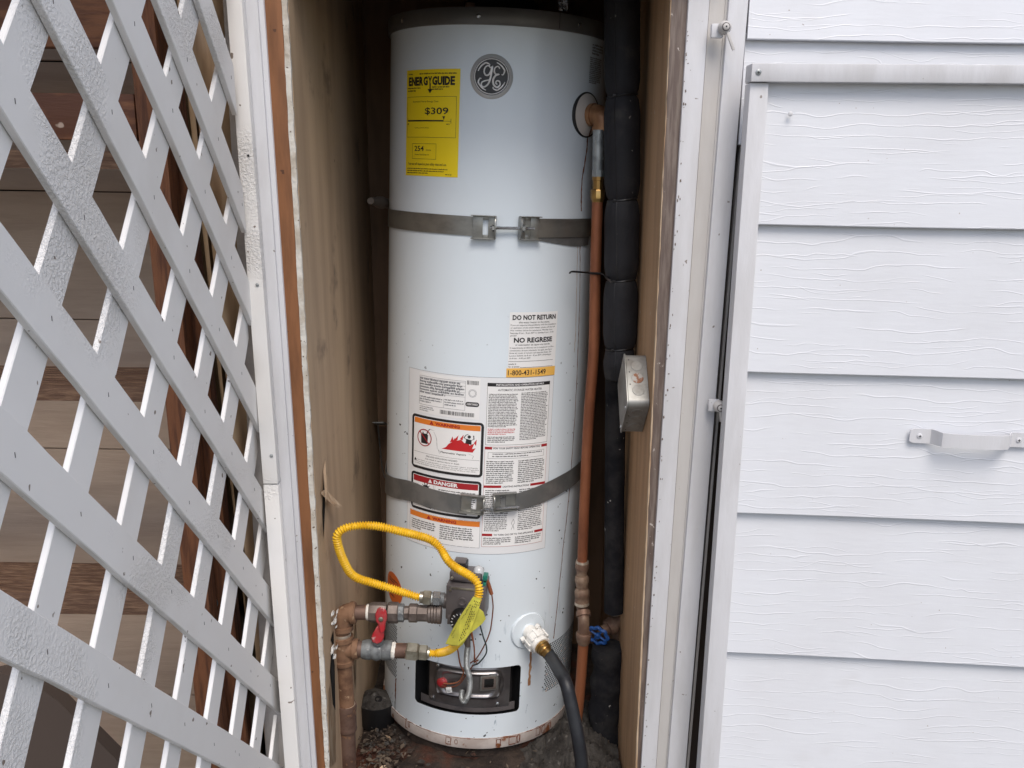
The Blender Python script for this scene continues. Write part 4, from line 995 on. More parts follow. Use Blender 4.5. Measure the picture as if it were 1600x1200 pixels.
# ---- relief valve escutcheon and elbow
fr = tang(.215, 0)
a, h = .208, 1.3865
t = a/HR; nn = Vector((math.sin(t), -math.cos(t), 0)); tt = Vector((math.cos(t), math.sin(t), 0)); c0 = cyl(a, h)
mb = MB().mat('black'); mb.turned(c0-nn*.004, c0+nn*.0022, [(0, .0445), (1, .0440)], 40); mb.mat('escutcheon'); mb.turned(c0-nn*.002, c0+nn*.010, [(0, .0425), (.3, .0425), (.75, .030), (1, .018)], 40)
rvp = mb.build('escutcheon', wh)
mb = MB().mat('iron_rust'); pts = spline([c0+nn*.004, c0+nn*.022, c0+nn*.036+Vector((0, 0, -.004)), c0+nn*.042+Vector((0, 0, -.018)), c0+nn*.042+Vector((0, 0, -.030))], .004)
mb.mats = []; mb.mat('elbow_bronze'); mb.tube(pts, .0205, 20); mb.turned(c0+nn*.042+Vector((0, 0, -.024)), c0+nn*.042+Vector((0, 0, -.032)), [(0, .0225), (1, .0225)], 24); mb.turned(c0+nn*.012, c0+nn*.020, [(0, .0225), (1, .0225)], 24)
mb.build('relief_elbow', wh)
mb = MB().mat('rust'); Q = [cyl(.2125, 1.360, HR+.0095), cyl(.2165, 1.360, HR+.0095), cyl(.2175, 1.3445, HR+.004), cyl(.2140, 1.3445, HR+.004)]; mb.add(Q, [(0, 1, 2, 3)]); mb.recalc = False; mb.build('rust_run', rvp, smooth=0)

# ---- drain valve
a, h = .1185, .279; t = a/HR; nn = Vector((math.sin(t), -math.cos(t), 0)); tt = Vector((math.cos(t), math.sin(t), 0)); zz_ = Vector((0, 0, 1)); c0 = cyl(a, h)
mb = MB().mat('enamel'); mb.turned(c0-nn*.003, c0+nn*.003, [(0, .0430), (.6, .0430), (1, .041)], 40); mb.turned(c0+nn*.003, c0+nn*.005, [(0, .018), (1, .016)], 24)
de = mb.build('escutcheon', wh)
mb = MB().mat('white_plastic'); dd = (nn+zz_*-.28+tt*.10).normalized()
mb.turned(c0, c0+dd*.026, [(0, .0165), (1, .0165)], 20); mb.turned(c0+dd*.022, c0+dd*.052, [(0, .021), (.12, .0255), (.62, .0255), (.68, .0215), (1, .0205)], 28)
ox = dd.cross(zz_).normalized(); oy = ox.cross(dd)
for k in range(10):
    t_ = 2*math.pi*k/10; rd = ox*math.cos(t_)+oy*math.sin(t_); mb.box(c0+dd*.033+rd*.0255, .006, .004, .022, X=rd.cross(dd), Y=rd, Z=dd, bev=.001)
for s_ in (-.5, 2.3): rd = ox*math.cos(s_)+oy*math.sin(s_); mb.box(c0+dd*.012+rd*.022, .012, .010, .010, X=rd.cross(dd), Y=rd, Z=dd, bev=.002)
dv = mb.build('drain_valve', wh)
DRT = HM @ (c0+dd*.052); DRD = (HM.to_3x3() @ dd).normalized()

# ---- gas control valve
fv = tang(-.029, 0); T3, N3, U3 = fv.t, fv.n, Vector((0, 0, 1))
def vp(x, y, off): return fv(x, y, off)
FO = .070
mb = MB().mat('valve_grey')
P4 = [vp(694, 968, FO), vp(700, 905, FO), vp(752, 911, FO), vp(752, 978, FO)]
P4 = [p for p in P4]
def vbox(mb, x0, y0, x1, y1, fo, dep, bev=.003):
    A = vp(x0, y0, fo); B_ = vp(x1, y1, fo); a_ = A.dot(T3); b_ = B_.dot(T3); zc_ = (A.z+B_.z)/2; c0 = T3*((a_+b_)/2)+N3*(A.dot(N3)-dep/2)+U3*zc_
    mb.box(c0, abs(b_-a_), abs(A.z-B_.z), dep, X=T3, Y=U3, Z=N3, bev=bev); return c0
vbox(mb, 697, 914, 756, 974, FO, .066, .004)
vbox(mb, 702, 893, 752, 913, FO-.014, .040, .005)
vbox(mb, 699, 961, 706, 976, FO+.002, .02, .001)
gv = mb.build('gas_control', wh)
mb = MB().mat('nickel'); vbox(mb, 704, 920, 748, 921.6, FO+.0015, .003, .0005); mb.build('edge_ridge', gv)
mb = MB().mat('valve_grey'); c0 = vp(722.5, 939.5, FO); mb.turned(c0, c0+N3*.0035, [(0, .009), (.8, .009), (1, .0085), (1, .0065), (.4, .006)], 24); mb.build('boss', gv)
mb = MB().mat('black'); vbox(mb, 708, 880, 728, 897, FO-.02, .03, .002); mb.mat('valve_grey'); vbox(mb, 709, 877.5, 727, 881.5, FO-.02, .026, .001); mb.build('igniter_button', gv)
mb = MB().mat('valve_grey'); vbox(mb, 706, 898, 729, 908, FO-.008, .03, .003); mb.build('top_fitting', gv)
mb = MB().mat('clear_plastic'); c0 = vp(748, 893, FO-.03); mb.turned(c0-U3*.013, c0+U3*.012, [(0, .0125), (.6, .0115), (.85, .009), (1, .004)], 20); mb.build('sight_cap', gv)
mb = MB().mat('green'); vbox(mb, 754.5, 900, 761, 908, FO-.012, .02, .001); vbox(mb, 754.5, 911, 759, 916, FO-.012, .02, .001); mb.build('terminal', gv)
mb = MB().mat('nickel'); 
for x, y in ((703.5, 922.5), (706, 904), (754, 921)): c0 = vp(x, y, FO); mb = MB().mat('nickel'); mb.turned(c0-N3*.004, c0+N3*.002, [(0, .0032), (.6, .0032), (1, .002)], 10); mb.build('screw', gv)
mb = MB().mat('black'); c0 = vp(722, 966, FO); mb.turned(c0, c0+N3*.020, [(0, .0245), (.75, .0235), (.92, .021), (1, .014)], 36)
for t_ in (.4,): mb.box(c0+N3*.024, .010, .034, .010, X=(T3*math.cos(t_)+U3*math.sin(t_)), Y=(U3*math.cos(t_)-T3*math.sin(t_)), Z=N3, bev=.003)
kb = mb.build('control_knob', gv)
mb = MB().mat('print_white')
for k in range(9):
    t_ = math.radians(70+22*k); p = c0+N3*.0192+(T3*math.cos(t_)+U3*math.sin(t_))*.0185; mb.box(p, .0014, .0035 if k % 3 else .0050, .0006, X=Vector(T3)*math.cos(t_-1.57)+U3*math.sin(t_-1.57), Y=T3*math.cos(t_)+U3*math.sin(t_), Z=N3)
mb.build('dial_marks', kb, smooth=0)
mb = MB().mat('valve_grey'); p = vp(694, 939, FO-.025); mb.turned(p-T3*.012, p+T3*.010, [(0, .013), (.5, .013), (.52, .016), (1, .016)], 20); mb.mat('zinc_bright'); mb.turned(p-T3*.010, p-T3*.004, [(0, .0105), (1, .0105)], 20); mb.build('inlet_collar', gv)
# tubes and wires
def vtube(name, pts, r, mat, seg=8, par=wh, kind=None):
    q = spline([vp(x, y, o_) for x, y, o_ in pts], .004); mb = MB().mat(mat); mb.tube(q, r, seg); return mb.build(name, par)
vtube('pilot_tube', [(726, 972, .045), (727, 1000, .04), (731, 1014, .034)], .0040, 'iron_grey')
vtube('pilot_tube', [(736, 972, .05), (736, 990, .042), (741, 1010, .03), (741, 1030, .01)], .0013, 'heat_sleeve')
q = spline([vp(x, y, o_) for x, y, o_ in ((732, 976, .045), (731, 1000, .042), (731, 1012, .040))], .003); mb = MB().mat('iron_grey'); mb.tube(q, .0058, 12); mb.build('burner_tube', wh)
q = spline([vp(x, y, o_) for x, y, o_ in ((731, 1010, .042), (729, 1030, .040), (730, 1046, .036), (734, 1060, .028), (734, 1075, .022), (731, 1087, .018), (726, 1096, .014), (721, 1090, .006), (722, 1078, -.004))], .0008)
mb = MB().mat('galvanised'); mb.tube(q, [.0056 if (i//2) % 2 else .0064 for i in range(len(q))], 12); mb.build('flexible_tube', wh)
vtube('wire', [(713, 1005, .04), (716, 1020, .03), (719, 1038, .012), (724, 1050, .004), (718, 1064, -.002), (706, 1068, -.002), (693, 1068, -.004)], .0016, 'heat_sleeve')
vtube('wire', [(739, 1040, .008), (728, 1055, .004), (716, 1070, .004), (700, 1074, 0), (690, 1071, -.004)], .0014, 'wire_brown')
vtube('wire', [(758, 903, .045), (763, 912, .038), (768, 928, .032)], .0042, 'heat_sleeve')
vtube('wire', [(768, 926, .032), (770, 942, .030), (770, 955, .028), (766, 985, .026), (757, 1008, .022), (745, 1028, .012), (735, 1036, .006)], .0014, 'wire_brown')
vtube('wire', [(750, 976, .045), (755, 995, .036), (760, 1010, .030), (759, 1022, .022), (748, 1036, .010), (738, 1040, .004)], .0016, 'wire_dark')
vtube('wire', [(737, 985, .04), (740, 1005, .034), (742, 1030, .014)], .0014, 'heat_sleeve')
mb = MB().mat('rust'); c0 = vp(744, 1033, .008)
for k in range(7): d_ = Vector((random.gauss(0, 1), random.gauss(0, 1), random.gauss(0, 1))).normalized(); mb.tube([c0-d_*.006, c0+d_*.006], .0009, 5)
mb.build('wire_tie', wh)
mb = MB().mat('tag_paper'); c0 = vp(701.5, 1078, .004); mb.box(c0, .0125, .0015, .0135, X=(T3+U3*.2).normalized(), Y=N3, Z=(U3-T3*.2).normalized(), bev=.0004); mb.mat('ink_grey')
mb.box(c0+N3*.001, .008, .0004, .001, X=(T3+U3*.2).normalized(), Y=N3, Z=(U3-T3*.2).normalized()); mb.box(c0+N3*.001-U3*.003, .007, .0004, .001, X=(T3+U3*.2).normalized(), Y=N3, Z=(U3-T3*.2).normalized()); mb.build('wire_tag', wh)

# ------------------------------------------------------------------ earthquake straps (things of their own)
def band(mb, P, w, r, th=.001, n=10):                 # P: (a, h) centre line ; w list
    Q = []
    Pv = [Vector((p[0], p[1], p[2] if len(p) > 2 else w)) for p in P]; Pv = spline(Pv, .008); V = []
    for v in Pv:
        for (dh, dr) in ((-.5, 0), (.5, 0), (.5, th), (-.5, th)): V.append(cyl(v.x, v.y+dh*v.z, r+dr))
    m_ = len(Pv); mb.add(V, [(i*4+k, i*4+(k+1) % 4, i*4+4+(k+1) % 4, i*4+4+k) for i in range(m_-1) for k in range(4)]+[(0, 1, 2, 3), ((m_-1)*4+3, (m_-1)*4+2, (m_-1)*4+1, (m_-1)*4)])
def bracket(root, ac, hc, w, hh, side, tilt=0, mat='steel_band', lift=.004, endd=.020):
    """U channel: slotted plate with top and bottom flanges and an end flange with the bolt hole; side +1: end flange on the right."""
    t = ac/HR; n_ = Vector((math.sin(t), -math.cos(t), 0)); t_ = Vector((math.cos(t), math.sin(t), 0)); u_ = Vector((0, 0, 1))
    t2 = (t_*math.cos(tilt)+u_*math.sin(tilt)); u2 = (u_*math.cos(tilt)-t_*math.sin(tilt)); c0 = cyl(ac, hc, HR+lift)
    mb = MB().mat(mat); th = .0020; B = lambda x, y, z, sx, sy, sz, bv=.0006: mb.box(c0+t2*x+u2*y+n_*z, sx, sy, sz, X=t2, Y=u2, Z=n_, bev=bv)
    sx0 = .0055                                        # slot
    sl = side*.002
    B((-w/2+sl-sx0)/2, 0, 0, (sl-sx0+w/2), hh, th); B((w/2+sl+sx0)/2, 0, 0, (w/2-sl-sx0), hh, th)
    B(sl, hh/2-.0035, 0, sx0*2, .007, th); B(sl, -hh/2+.0035, 0, sx0*2, .007, th)
    B(-side*.002, hh/2+.0008, .0045, w+.002, .0018, .011); B(-side*.002, -hh/2-.0008, .0045, w+.002, .0018, .011)
    o = mb.build('bracket', root)
    mb = MB().mat(mat); P = []
    for k in range(13):
        q = -math.pi/2+math.pi*k/12; P.append(c0+t2*(side*w/2)+u2*(math.sin(q)*(hh/2+.001))+n_*(.001+(endd-.001)*max(math.cos(q), 0)**.5))
    mb.poly_prism(P, t2*side*-.0022); mb.build('end_flange', o, smooth=30)
    return c0, t2, u2, n_
us = thing('restraint_strap', 'upper steel strap around the heater joined by a long bright bolt', 'strap', mw=HM, group='heater straps')
mb = MB().mat('steel_band'); band(mb, [(-.72, 1.158), (-.50, 1.160), (-.36, 1.1615), (-.285, 1.163), (-.12, 1.163), (-.028, 1.162)], .0375, HR+.0016)
mb.build('band', us)
mb = MB().mat('steel_band'); band(mb, [(.060, 1.162), (.12, 1.163), (.258, 1.163), (.40, 1.163), (.70, 1.160)], .0370, HR+.0030); mb.build('band', us)
mb = MB().mat('steel_old'); band(mb, [(.085, 1.142, .004), (.13, 1.139, .012), (.19, 1.137, .022), (.245, 1.138, .024)], .02, HR+.0010); mb.build('band_tail', us)
aL, hL = Hc(757, 355, HR+.004); aR, hR_ = Hc(826, 356.5, HR+.004)
cL, t2, u2, n_ = bracket(us, aL, hL, .047, .043, 1); cR, t3, u3, n3 = bracket(us, aR, hR_, .043, .043, -1)
def bolt(root, p0, p1, r=.0032, mat='zinc_bright'):
    d = (p1-p0); t = d.normalized(); mb = MB().mat(mat); L_ = d.length; n = int(L_/.0009)
    pts = [p0+d*(i/n) for i in range(n+1)]; mb.tube(pts, [r*(1.06 if (i % 2) else .92) for i in range(n+1)], 10); o = mb.build('bolt', root)
    return o, t
b0 = cL+t2*.012+n_*.011; b1 = cR+t3*.012+n_*.0125
bo, bt = bolt(us, b0, b1)
mb = MB().mat('zinc_bright'); mb.turned(cL+t2*.0235+n_*.011-bt*.008, cL+t2*.0235+n_*.011-bt*.003, [(0, .0065), (1, .0065)], 6); mb.build('nut', us, smooth=20); mb = MB().mat('zinc_bright'); hx = cR-t3*.0215+n3*.0115; mb.turned(hx+bt*.003, hx+bt*.0095, [(0, .0072), (1, .0072)], 6); mb.build('nut', us, smooth=20)
ls = thing('restraint_strap', 'lower dull grey strap sagging across the warning stickers', 'strap', mw=HM, group='heater straps')
mb = MB().mat('steel_old'); band(mb, [(-.70, .68, .045), (-.45, .61, .045), (-.37, .575, .048), (-.33, .558, .050), (-.25, .570, .048), (-.175, .5845, .046), (-.12, .583, .044), (-.073, .581, .043), (-.03, .579, .042)], .04, HR+.0022); mb.build('band', ls)
mb = MB().mat('steel_old'); band(mb, [(.040, .583, .034), (.094, .592, .040), (.159, .605, .043), (.20, .612, .043), (.27, .620, .044), (.34, .628, .044), (.55, .64, .044), (.7, .65, .044)], .04, HR+.0036); mb.build('band', ls)
aL, hL = Hc(739, 787, HR+.004); aR, hR_ = Hc(785, 783, HR+.004)
cL, t2, u2, n_ = bracket(ls, aL, hL, .050, .038, 1, -.04, 'steel_band'); cR, t3, u3, n3 = bracket(ls, aR+.003, hR_, .048, .036, -1, .05, 'steel_band', .0055)
b0 = cL+t2*.018+n_*.012-u2*.008; b1 = b0+t3*.083
bo, bt = bolt(ls, b0, b1); mb = MB().mat('zinc_bright'); hx = b0+t3*.022; mb.turned(hx, hx+bt*.008, [(0, .0072), (1, .0072)], 6); mb.build('nut', ls, smooth=20)
# wall anchors of the straps
an = thing('lag_bolt', 'small grey lag bolt sticking out of the back wall left of the upper strap', 'bolt', at=tuple(onY(583, 315, 2.02)))
p0 = onY(606, 318, 2.22); p1 = onY(579, 314, 2.10)
mb = MB().mat('lag_dull'); mb.turned(p0, p1, [(0, .012), (.35, .012), (.36, .015), (.55, .014), (.58, .011), (1, .008)], 16); mb.build('shank', an)
ab = thing('strap_anchor', 'small bent grey bracket behind the heater at the lower strap', 'bracket', at=tuple(onY(590, 655, 2.25)))
mb = MB().mat('galvanised'); c0 = onY(592, 652, 2.26)
mb.hexa([c0+Vector((x, y, z-(y+.05)*.35)) for x in (-.014, .02) for y in (-.05, .03) for z in (-.002, .002)], .0008); mb.hexa([c0+Vector((x-.012, y-.045, z-.02)) for x in (-.002, .002) for y in (0, .05) for z in (-.035, .02)], .0008); mb.build('plate', ab)
mb = MB().mat('steel_old'); q = spline([onY(590, 660, 2.22), onY(594, 700, 2.2), onY(598, 735, 2.15), onY(604, 752, 2.08)], .01); mb.tube(q, .006, 8, flat=.25); mb.build('strap_end', ab)

# ------------------------------------------------------------------ relief discharge pipe (copper)
cp = thing('discharge_pipe', 'bare copper discharge pipe running down the right side of the heater', 'pipe', at=tuple(onY(905, 1180, 1.84)))
def seq(px, Y): return [onY(x, y, Y) for x, y in px]
def pipe(root, name, P, r, mat, seg=20): mb = MB().mat(mat); mb.tube(P, r, seg); return mb.build(name, root)
YC = 1.835
pipe(cp, 'nipple', seq([(935.5, 203), (934.5, 268)], YC), .0118, 'galvanised')
mb = MB().mat('galvanised'); a_, c_ = seq([(934.6, 266), (934.4, 276)], YC); mb.turned(a_, c_, [(0, .0128), (1, .0128)], 8); mb.build('coupling', cp, smooth=20)
mb = MB().mat('brass'); a_, c_ = seq([(934.4, 275), (933.6, 316)], YC); mb.turned(a_, c_, [(0, .0120), (.16, .0120), (.17, .0105), (.5, .0105), (.52, .0135), (.56, .0145), (.85, .0145), (.92, .0125), (1, .0115)], 10); mb.build('union', cp, smooth=25)
pipe(cp, 'tube', spline(seq([(933.6, 314), (930, 430), (928, 540), (920.5, 640), (917, 700), (913, 790), (909.5, 884)], YC), .03), .0112, 'copper')
mb = MB().mat('solder'); a_, c_ = seq([(909.8, 876), (909.6, 880)], YC); mb.turned(a_, c_, [(0, .0138), (1, .0148)], 24); mb.mat('copper_old')
for (x0, y0, x1, y1, prof) in ((909.6, 879, 909, 893, [(0, .0150), (.6, .0150), (.62, .0138), (1, .0125)]), (908.8, 893, 908.8, 901, [(0, .0118), (1, .0118)]), (908.8, 899, 909.3, 915, [(0, .0130), (.25, .0155), (.6, .0155), (.8, .0138), (1, .0138)]),
                                 (909.3, 915, 909.6, 921, [(0, .0122), (1, .0122)]), (909.6, 919, 909.2, 944, [(0, .0135), (.2, .0168), (.45, .0168), (.5, .0155), (.75, .0160), (1, .0168)])):
    a_, c_ = seq([(x0, y0), (x1, y1)], YC); mb.turned(a_, c_, prof, 24)
mb.build('coupling', cp)
mb = MB().mat('solder'); a_, c_ = seq([(909.2, 940), (909.2, 944)], YC-.001); mb.turned(a_, c_, [(0, .0160), (1, .0166)], 24); mb.build('solder_ring', cp)
mb = MB().mat('copper_old'); q = spline([onY(909.5, 940, YC), onY(910, 952, YC), onY(911.5, 962, YC-.012), onY(912, 974, YC-.016), onY(912, 990, YC-.014)], .004); mb.tube(q, .0128, 20)
a_, c_ = onY(911, 955, YC-.006), onY(912, 963, YC-.014); mb.turned(a_, c_, [(0, .0160), (1, .0165)], 24)
a_, c_ = seq([(912, 988), (911.5, 1006)], YC-.014); mb.turned(a_, c_, [(0, .0155), (.12, .0175), (.4, .0168), (.8, .0150), (1, .0120)], 24); mb.build('elbow', cp)
pipe(cp, 'tube', spline(seq([(911.5, 1004), (906.5, 1075), (901, 1130), (893, 1200), (889, 1240)], YC-.012), .03), .0118, 'copper')
zt = thing('cable_tie', 'black cable tie looped round the copper pipe with its tail sticking out left', 'cable tie', at=tuple(onY(915, 427, 1.80)))
mb = MB().mat('black'); q = spline([onY(890, 427, 1.80), onY(893, 424.5, 1.80), onY(905, 425, 1.81), onY(922, 426.5, 1.82), onY(941, 428, 1.815), onY(947, 434, 1.80), onY(955, 440, 1.72)], .003); mb.tube(q, .0032, 8, flat=.45); mb.build('tail', zt)
mb = MB().mat('black'); c0 = onY(929.5, 427, YC); mb.tube([c0+Vector((.0128*math.cos(t), .0128*math.sin(t), 0)) for t in [2*math.pi*k/16 for k in range(17)]], .0016, 6, False); mb.build('loop', zt)

# ------------------------------------------------------------------ foam insulated pipe
ip = thing('insulated_pipe', 'thick black foam insulated pipe pinched by ties right of the heater', 'pipe', at=tuple(onY(960, 940, 1.66)))
YI = 1.80
def foamseg(x0, y0, x1, y1, r, last=False, w=.5):
    a_, c_ = onY(x0, y0, YI), onY(x1, y1, YI); n = 26; pts = [a_+(c_-a_)*(i/n) for i in range(n+1)]; L_ = (c_-a_).length
    rad = []
    for i in range(n+1):
        e = min(i/n, 1-i/n)*L_; rad.append(r*(.80+.20*min(1, (e/.030))**.5)*(1+.006*math.sin(i*.45+x0)))
    mb = MB().mat('foam'); mb.tube(pts, rad, 28); o = mb.build('foam_sleeve', ip, smooth=60)
    sa = -2.05+.12*math.sin(y0); mb = MB().mat('black'); mb.tube([p+Vector((math.cos(sa+.004*i)*(q-.0004), math.sin(sa+.004*i)*(q-.0004), 0)) for i, (p, q) in enumerate(zip(pts, rad))], .0011, 5); mb.build('slit_seam', o); return o
S_ = [(972, -90), (972, 150), (972.5, 311), (970.5, 437), (968.5, 543), (966, 592)]; R_ = [.0342, .0350, .0347, .0350, .0325]
for i in range(5): foamseg(*S_[i], *S_[i+1], R_[i])
for x, y, r in ((972, 150, .0288), (972.3, 312, .0288), (970.5, 437, .0285), (968.5, 543, .0282)):
    mb = MB().mat('black'); c0 = onY(x, y, YI); mb.tube([c0+Vector((r*math.cos(t), r*math.sin(t), .004*math.cos(t))) for t in [2*math.pi*k/28 for k in range(29)]], .0022, 6, False)
    mb.box(c0+Vector((-.6*r, -.85*r, -.001)), .006, .005, .005, bev=.001); mb.build('tie', ip)
mb = MB().mat('foam_old'); q = spline(seq([(962, 585), (961, 700), (960, 820), (959, 955)], YI+.05), .03); mb.tube(q, [.0218+.0006*math.sin(i*2.1) for i in range(len(q))], 24); mb.build('lower_sleeve', ip)
mb = MB().mat('foam_old'); q = spline(seq([(950, 1010), (950, 1040), (946, 1090), (944, 1130), (946, 1180)], 1.86), .02); mb.tube(q, [.036+.004*math.sin(i*1.9) for i in range(len(q))], 20); mb.build('torn_wrap', ip)

# ------------------------------------------------------------------ blue handled stop valve
bv = thing('stop_valve', 'brass stop valve with small blue wheel handle low behind the copper pipe', 'valve', at=tuple(onY(955, 975, 1.90)))
mb = MB().mat('copper_old'); a_, c_ = onY(936, 990, 1.87), onY(972, 968, 1.90); mb.turned(a_, c_, [(0, .006), (.15, .006), (.16, .013), (.35, .013), (.37, .019), (.62, .021), (.64, .016), (1, .016)], 12)
a_, c_ = onY(962, 948, 1.91), onY(964, 1000, 1.91); mb.tube([a_, c_], .012, 14); mb.mat('solder'); mb.turned(onY(962, 955, 1.90), onY(962, 958, 1.90), [(0, .015), (1, .015)], 18); mb.build('valve_body', bv)
mb = MB().mat('blue'); c0 = onY(934, 993, 1.862); axd = (onY(972, 968, 1.90)-onY(936, 990, 1.87)).normalized(); axd = (axd+Vector((0, -.9, .1))).normalized() if False else Vector((-.35, -.80, -.25)).normalized()
e_x = axd.orthogonal().normalized(); e_y = axd.cross(e_x); ring = []
for k in range(49):
    t = 2*math.pi*k/48; rr_ = .0225+.0022*math.cos(8*t); ring.append(c0+e_x*rr_*math.cos(t)+e_y*rr_*math.sin(t))
mb.tube(ring, .0042, 8, False)
for k in range(4): t = math.pi*k/2+.3; mb.tube([c0, c0+(e_x*math.cos(t)+e_y*math.sin(t))*.022], .0030, 6)
mb.disc(c0-axd*.002, axd, .007, .008, 12); mb.build('wheel_handle', bv)

# ------------------------------------------------------------------ electrical box
jb = thing('junction_box', 'square galvanised junction box with rusty knockout on the right closet wall', 'electrical box', at=tuple(onY(1005, 640, 1.60)))
YB = 1.588
XW = RW(onY(1012, 640, YB).z)
pW = onY(1013, 632, YB); hs = .080
pT = onX(997, 576, XW-.0005)
ctr = Vector((XW, pW.y+hs, pW.z)); dpt = .038
def diamond(xo, k=1.0, rad=.012):
    P = []
    for q in range(4):
        an_ = math.pi/2*q; cc = Vector((0, math.cos(an_), math.sin(an_)))*(hs*k-rad*1.414)
        for j in range(5): t = an_-math.pi/4+math.pi/2*j/4; P.append(Vector((xo, ctr.y+cc.y+rad*math.cos(t), ctr.z+cc.z+rad*math.sin(t))))
    return P
mb = MB().mat('galvanised'); mb.mats = ['zinc_box'] if False else mb.mats
mk('box_rust', (.38, .37, .35), .5, .3, c2=(.25, .11, .06), nscale=70, lo=.42, hi=.5)
mk('box_zinc', (.31, .31, .295), .46, .5, c2=(.22, .21, .195), nscale=25, bump=.15, bscale=60, c3=(.20, .085, .04), c3scale=38, c3t=(.68, .71))
mb = MB().mat('box_zinc'); mb.poly_prism(diamond(XW-.001), (-dpt, 0, 0)); bxo = mb.build('box', jb, smooth=50)
mb = MB().mat('steel_old'); mb.mat('box_zinc'); mb.poly_prism(diamond(XW-.002-dpt, 1.03, .010), (-.002, 0, 0)); mb.build('cover', jb, smooth=50)
for q, nm in ((0, 'up'), (1, 'dn')):
    s_ = 1 if q == 0 else -1; nrm = Vector((0, -1, s_)).normalized(); tv = Vector((0, 1, s_)).normalized()
    base_ = Vector((XW-.001-dpt/2, ctr.y-hs/2, ctr.z+s_*hs/2))
    for k in (-1, 0, 1):
        c0 = base_+tv*(.027*k)+nrm*(-.0004); mb = MB().mat('box_rust' if (q == 0 and k == 0) else 'box_zinc'); mb.turned(c0, c0+nrm*.0012, [(0, .0112), (.6, .0112), (1, .0104)], 24)
        mb.mat('valve_grey'); mb.turned(c0, c0+nrm*.0004, [(0, .0122), (1, .0122)], 24)
        mb.build('knockout', bxo, smooth=30)
        mb = MB().mat('black'); mb.disc(c0+tv*.0135-Vector((dpt*.38, 0, 0)), nrm, .0014, .0009, 8); mb.build('hole', bxo)
screw(Vector((XW-.003-dpt-.001, ctr.y+.0, ctr.z-.066)), (-1, 0, 0), .004, jb, 'zinc_bright', False); screw(Vector((XW-.003-dpt-.001, ctr.y-.058, ctr.z-.012)), (-1, 0, 0), .004, jb, 'zinc_bright', False)

# ------------------------------------------------------------------ gas piping at the left
gp = thing('gas_pipe', 'rusty iron gas pipe with tee and elbow rising at the lower left', 'pipe', at=tuple(onY(538, 1190, 1.66)))
YG = 1.655
def G(x, y, dy=0): return onY(x, y, YG+dy)
def fit(root, name, mat, segs, seg=20, dy=0, smooth=35):
    mb = MB().mat(mat)
    for (x0, y0, x1, y1, prof) in segs: mb.turned(G(x0, y0, dy), G(x1, y1, dy), prof, seg)
    return mb.build(name, root, smooth=smooth)
mb = MB().mat('iron_rust'); q = spline([G(535, 985), G(535, 972), G(537, 962), G(545, 957.5), G(556, 957)], .004); mb.tube(q, [.0195]*len(q), 20)
mb.turned(G(535, 976), G(535, 984), [(0, .0225), (.8, .0225), (1, .0205)], 24); mb.turned(G(548, 957.5), G(556, 957), [(0, .0225), (.8, .0225), (1, .0205)], 24); mb.build('elbow', gp)
fit(gp, 'nipple', 'iron_rust', [(534.5, 982, 534.8, 998, [(0, .0165), (1, .0165)])]); fit(gp, 'thread_seal', 'solder', [(534.5, 989, 534.6, 994, [(0, .0172), (.5, .0182), (1, .0172)])])
mb = MB().mat('iron_rust'); mb.turned(G(534.8, 994), G(536.5, 1036), [(0, .0225), (.14, .0225), (.16, .0195), (.84, .0195), (.86, .022), (1, .022)], 24)
mb.turned(G(536, 1014), G(560, 1014), [(0, .0185), (.62, .0185), (.66, .0215), (1, .0205)], 24); mb.build('tee', gp)
fit(gp, 'riser', 'iron_rust', [(537, 1034, 541.5, 1106, [(0, .0168), (1, .0168)])])
fit(gp, 'coupling', 'iron', [(541.2, 1100, 542.4, 1140, [(0, .0205), (.1, .0215), (.3, .0200), (.85, .0200), (.95, .021), (1, .020)])]); fit(gp, 'seal_ring', 'solder', [(541.0, 1100, 541.1, 1103, [(0, .0185), (1, .0205)])])
fit(gp, 'riser', 'iron', [(542.3, 1138, 545, 1240, [(0, .0172), (1, .0172)])])
hd_ = thing('union_assembly', 'row of brown iron couplings ending in a ribbed cap beside the gas control', 'pipe fitting', at=tuple(G(620, 958)))
fit(hd_, 'nipple', 'iron', [(553, 957, 578, 956.5, [(0, .0150), (1, .0150)])]); fit(hd_, 'thread_seal', 'teflon', [(573, 956.5, 577, 956.5, [(0, .0155), (.5, .0165), (1, .0155)])])
fit(hd_, 'hex_coupling', 'iron_grey', [(577, 956.5, 604, 957, [(0, .0185), (.2, .0205), (.8, .0205), (1, .0185)]), (606, 957, 623, 957.5, [(0, .0195), (.1, .0215), (.9, .0215), (1, .0195)])], 8, smooth=20)
fit(hd_, 'bushing', 'zinc_dirty', [(622, 957.5, 632, 957.5, [(0, .0155), (.1, .0185), (.9, .0185), (1, .0155)])], 8, smooth=20)
fit(hd_, 'union', 'iron_grey', [(631, 957.5, 641, 957.5, [(0, .0140), (1, .0140)]), (639, 957.5, 653, 958, [(0, .0175), (.12, .0190), (.88, .0190), (1, .0175)]), (652, 958, 672, 958.5, [(0, .0165), (1, .0165)])], 8, smooth=20)
fit(hd_, 'ribbed_cap', 'iron_grey', [(668, 958.5, 690, 959, [(0, .0170), (.08, .0190), (.22, .0190), (.25, .0180), (.30, .0200), (.42, .0200), (.45, .0188), (.50, .0202), (.62, .0202), (.65, .0190), (.70, .0204), (.95, .0204), (1, .0190)])], 26, smooth=25)
vv = thing('gas_cock', 'corroded gas shut-off valve with red lever handle on the lower row', 'valve', at=tuple(G(590, 1015)))
fit(vv, 'nipple', 'iron', [(556, 1014, 570, 1014.5, [(0, .0165), (1, .0165)])])
